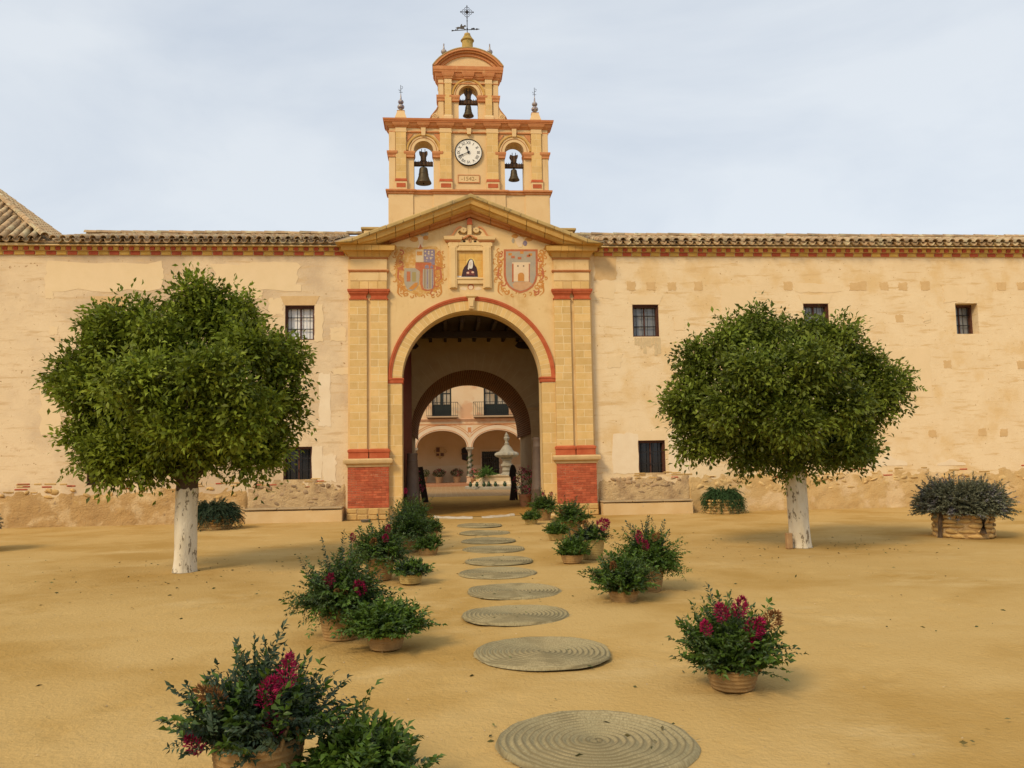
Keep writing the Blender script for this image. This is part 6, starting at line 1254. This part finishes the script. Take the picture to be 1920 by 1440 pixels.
# ------------------------------------------------------------------ orange trees
def orange_tree(px, py, lobes, leafm, white_top_px, label, seed, trunk_r, blossoms, kink, fit):
    rg = np.random.default_rng(seed); rr = random.Random(seed); x0, y0 = GP(px, py); dep = (np.array([x0, y0, 0])-Cv)@Fv; s = FPX/dep
    t = thing('orange_tree', label, 'tree', (x0, y0, 0), 'orange trees in the forecourt')
    zw = FP(px, white_top_px, y0)[1]
    def tr(z): return kink[0]*z+kink[1]*z*z
    def prof(zlo, zhi, n, extra, rag=0):
        mb = MB(); na = 28
        for i in range(n+1):
            z = zlo+(zhi-zlo)*i/n
            for j in range(na):
                a = 2*PI*j/na; q = trunk_r*(1+.14*math.exp(-z/.10)+.10*max(0, (z-1.0)))*(1+.06*math.sin(3*a+z*1.2)+.04*math.sin(7*a+2*z)+.07*mnoise.noise((math.cos(a)*2, math.sin(a)*2, z*3+seed)))+extra
                zz = z+(rag*mnoise.noise((math.cos(a)*3, math.sin(a)*3, seed)) if i == n else 0); mb.v.append((tr(z)+q*math.cos(a), q*math.sin(a), zz))
        mb.f = [(i*na+j, i*na+(j+1) % na, (i+1)*na+(j+1) % na, (i+1)*na+j) for i in range(n) for j in range(na)]; return mb
    obj('trunk', prof(0, zw+.35, 16, 0), bark, t, 60, True); wt = obj('whitewash', prof(0, zw, 30, .008, .07), lime, t, 60, True)
    # crown lobes from their place against the sky and wall, given real depth
    LB = []
    for (cx, cy, rx, ry, dy) in lobes:
        X, Z = FP(fit[0]+(cx-fit[0])*fit[1], 735+(cy-735)*(fit[2] if cy < 735 else fit[3])+2, y0+dy); rx *= .93; ry *= .92; LB.append((X-x0, dy, Z, rx/s, max(rx, ry)*.92/s, ry/s))
    LB = np.array(LB); LB[:, 3:] = np.maximum(LB[:, 3:]-.33, LB[:, 3:]*.45); base = LB.copy(); LB[:, 3:] *= .86; sub = []
    for l_ in base:
        for _ in range(7):
            d_ = nrm(rg.normal(size=3)); p_ = l_[:3]+d_*l_[3:]*.86
            if ((((p_-base[:, :3])/base[:, 3:])**2).sum(1) < .5).any(): continue
            q_ = rg.uniform(.17, .32); sub.append((*p_, q_*rg.uniform(.9, 1.2), q_*rg.uniform(.9, 1.2), q_*rg.uniform(.75, 1.)))
    LB = np.concatenate([LB, np.array(sub)])
    mb = MB()
    for l_ in LB[3:19]:
        b0 = Vector((tr(zw+.25), 0, zw+.1)); e = Vector((l_[0]*.8, l_[1]*.8, l_[2]-.1*l_[5])); mid = b0.lerp(e, .45)+Vector((rr.uniform(-.1, .1), rr.uniform(-.1, .1), .12))
        mb.tube([b0, b0.lerp(mid, .5)+Vector((0, 0, -.02)), mid, mid.lerp(e, .6), e], [.085, .065, .05, .03, .012], 7)
    obj('limbs', mb, bark, t, 60, True)
    # clump centres on the lobe surfaces, plus some inside
    Cs, Ns = [], []
    area = (LB[:, 3]*LB[:, 5]+LB[:, 3]*LB[:, 4]); area /= area.sum(); NC = 960
    for l_, ar in zip(LB, area):
        n = int(NC*ar)+6; d = nrm(rg.normal(size=(n, 3))); q = rg.uniform(.80, 1.02, (n, 1)); P = l_[:3]+d*l_[3:]*q; Cs.append(P); Ns.append(nrm(d/l_[3:]))
    Cs = np.concatenate(Cs); Ns = np.concatenate(Ns)
    ins = np.zeros(len(Cs), bool)
    for l_ in LB: ins |= (((Cs-l_[:3])/l_[3:])**2).sum(1) < .60
    inner = Cs[ins]; keep = ~ins; Ci, Ni = inner[::5], Ns[ins][::5]; Cs, Ns = Cs[keep], Ns[keep]
    Cs = np.concatenate([Cs, Ci]); Ns = np.concatenate([Ns, Ni])
    Cs = Cs+Ns*rg.uniform(-.10, .06, (len(Cs), 1)); K = 60; n = len(Cs); tint = np.clip(rg.normal(.46, .25, n), 0, 1); sz = rg.uniform(.75, 1.25, n)
    Pc = np.repeat(Cs, K, 0); Nn = np.repeat(Ns, K, 0); off = rg.normal(size=(n*K, 3))*.098*np.repeat(sz, K)[:, None]; off += Nn*rg.uniform(-.12, .10, (n*K, 1))
    P = Pc+off; D = nrm(Nn*.35+nrm(off)*.75+rg.normal(size=P.shape)*.6+np.array([0, 0, -.05]))
    Ln = rg.uniform(.068, .122, n*K); V, Fc = leaves(P, D, Ln, Ln*.48, .15, .18, rg); tt = np.clip(np.repeat(tint, K)+rg.normal(0, .16, n*K), 0, 1)
    sets = [(V, Fc, tt)]
    # shoots that break the outline
    m_ = rg.choice(n, 420, replace=False); O = Cs[m_]; d = nrm(Ns[m_]+rg.normal(size=(420, 3))*.45+np.array([0, 0, .25])); sets += sprigs(O, d, rg.uniform(.16, .36, 420), rg.uniform(0, .6, 420), 7, .095, .42, rg, .7, .2)
    put('crown', leaf_mesh('crown', sets, leafm), t, local=True)
    if blossoms:
        m_ = rg.choice(n*K, blossoms, replace=False); P = P[m_]+Nn[m_]*.06; V, Fc = leaves(P, rg.normal(size=P.shape)+Nn[m_], .035, .028, rg=rg); put('blossom', leaf_mesh('blossom', [(V, Fc, rg.random(blossoms))], blossom), t, local=True)
lobL = [(350, 740, 160, 135, 0), (345, 745, 125, 110, -.75), (345, 735, 125, 110, .75), (365, 572, 66, 62, .1), (370, 530, 34, 26, 0), (420, 570, 55, 45, 0), (300, 615, 70, 65, -.5), (205, 630, 80, 78, 0), (150, 690, 62, 55, .1), (135, 740, 52, 48, -.2), (185, 800, 70, 75, .1), (225, 860, 72, 55, -.3), (300, 865, 85, 45, -.2), (420, 855, 90, 50, -.3), (500, 830, 75, 65, .2), (535, 760, 58, 60, 0), (545, 680, 45, 48, .1), (490, 645, 62, 58, -.3), (440, 600, 60, 60, .3), (250, 720, 70, 70, -1.3), (400, 700, 80, 80, -1.35), (330, 790, 80, 70, -1.3), (450, 780, 70, 65, -1.1), (182, 600, 72, 58, 0), (245, 590, 58, 50, .1), (168, 850, 66, 58, 0), (497, 855, 50, 50, .1), (215, 892, 52, 36, -.3), (130, 705, 58, 50, .2)]
orange_tree(345, 1072, lobL, leafA, 917, 'orange tree with whitewashed trunk and peaked crown without blossom', 5, .152, 0, (.015, .0), (350, .92, .86, .86))
lobR = [(1475, 730, 160, 120, 0), (1475, 740, 125, 100, -.8), (1475, 735, 125, 100, .85), (1430, 622, 62, 45, 0), (1505, 628, 72, 46, .2), (1570, 635, 70, 58, 0), (1625, 690, 62, 62, .1), (1665, 745, 42, 50, -.1), (1610, 800, 68, 62, 0), (1570, 845, 62, 42, -.2), (1480, 855, 80, 32, -.2), (1400, 850, 70, 38, -.2), (1330, 810, 58, 58, .1), (1290, 750, 56, 52, 0), (1310, 690, 60, 60, .1), (1360, 645, 62, 55, -.3), (1410, 700, 70, 70, -1.4), (1520, 700, 72, 72, -1.4), (1470, 790, 80, 60, -1.4), (1575, 760, 60, 60, -1.2), (1375, 770, 60, 60, -1.2), (1315, 842, 56, 44, 0), (1606, 852, 62, 42, 0), (1665, 720, 50, 55, 0), (1285, 770, 55, 55, .2)]
orange_tree(1502, 1026, lobR, leafB, 884, 'orange tree with whitewashed trunk and rounded crown flecked with pale blossom', 9, .165, 1500, (-.02, -.015), (1474, .945, .97, .88))

# ------------------------------------------------------------------ litter on the sand
rg = np.random.default_rng(31); pts = []
for (x, y) in MATS_XY:
    n = 9; a = rg.random(n)*6.28; q = rg.uniform(.1, .85, n); pts.append(np.stack([x+q*np.cos(a), y+q*np.sin(a), np.where(q < .56, .024, .006)], 1))
n = 170; pts.append(np.stack([rg.uniform(-4, 5, n), rg.uniform(-20.5, -6, n), np.full(n, .006)], 1))
n = 150; pts.append(np.stack([rg.normal(5.3, 1.6, n), rg.normal(-9.8, 1.3, n), np.full(n, .006)], 1)); pts.append(np.stack([rg.normal(-4.7, 1.6, n), rg.normal(-10.6, 1.3, n), np.full(n, .006)], 1))
P = np.concatenate(pts); n = len(P); D = rg.normal(size=(n, 3)); D[:, 2] = .08; Ln = rg.uniform(.025, .06, n); V, Fc = leaves(P, D, Ln, Ln*.42, .15, .0, rg)
o = put('fallen_leaves', leaf_mesh('fallen_leaves', [(V, Fc, rg.random(n))], pmat('fallen_leaf', (.09, .11, .03), (.12, .09, .035), 3, bump=0, tint=.5))); o['kind'] = 'stuff'; o['label'] = 'small green and brown leaves scattered over the sand and mats'
n = 2600; P = np.stack([rg.uniform(-9, 9, n), -23+22*rg.random(n)**1.5, np.zeros(n)], 1); sz = rg.uniform(.003, .009, n)
T = np.array([[1,0,0],[0,1,0],[-1,0,0],[0,-1,0],[0,0,.8]]); V = (P[:, None]+T[None]*sz[:, None, None]*rg.uniform(.6, 1.4, (n, 5, 1))).reshape(-1, 3); Fc = (np.array([[0,1,4],[1,2,4],[2,3,4],[3,0,4]])[None]+5*np.arange(n)[:, None, None]).reshape(-1, 3)
o = put('gravel', np_mesh('gravel', V, Fc, pmat('gravel_grain', (.50, .36, .19), (.36, .25, .12), 60, bump=0, tint=.3), np.repeat(rg.random(n), 4))); o['kind'] = 'stuff'; o['label'] = 'fine grit scattered over the sand'
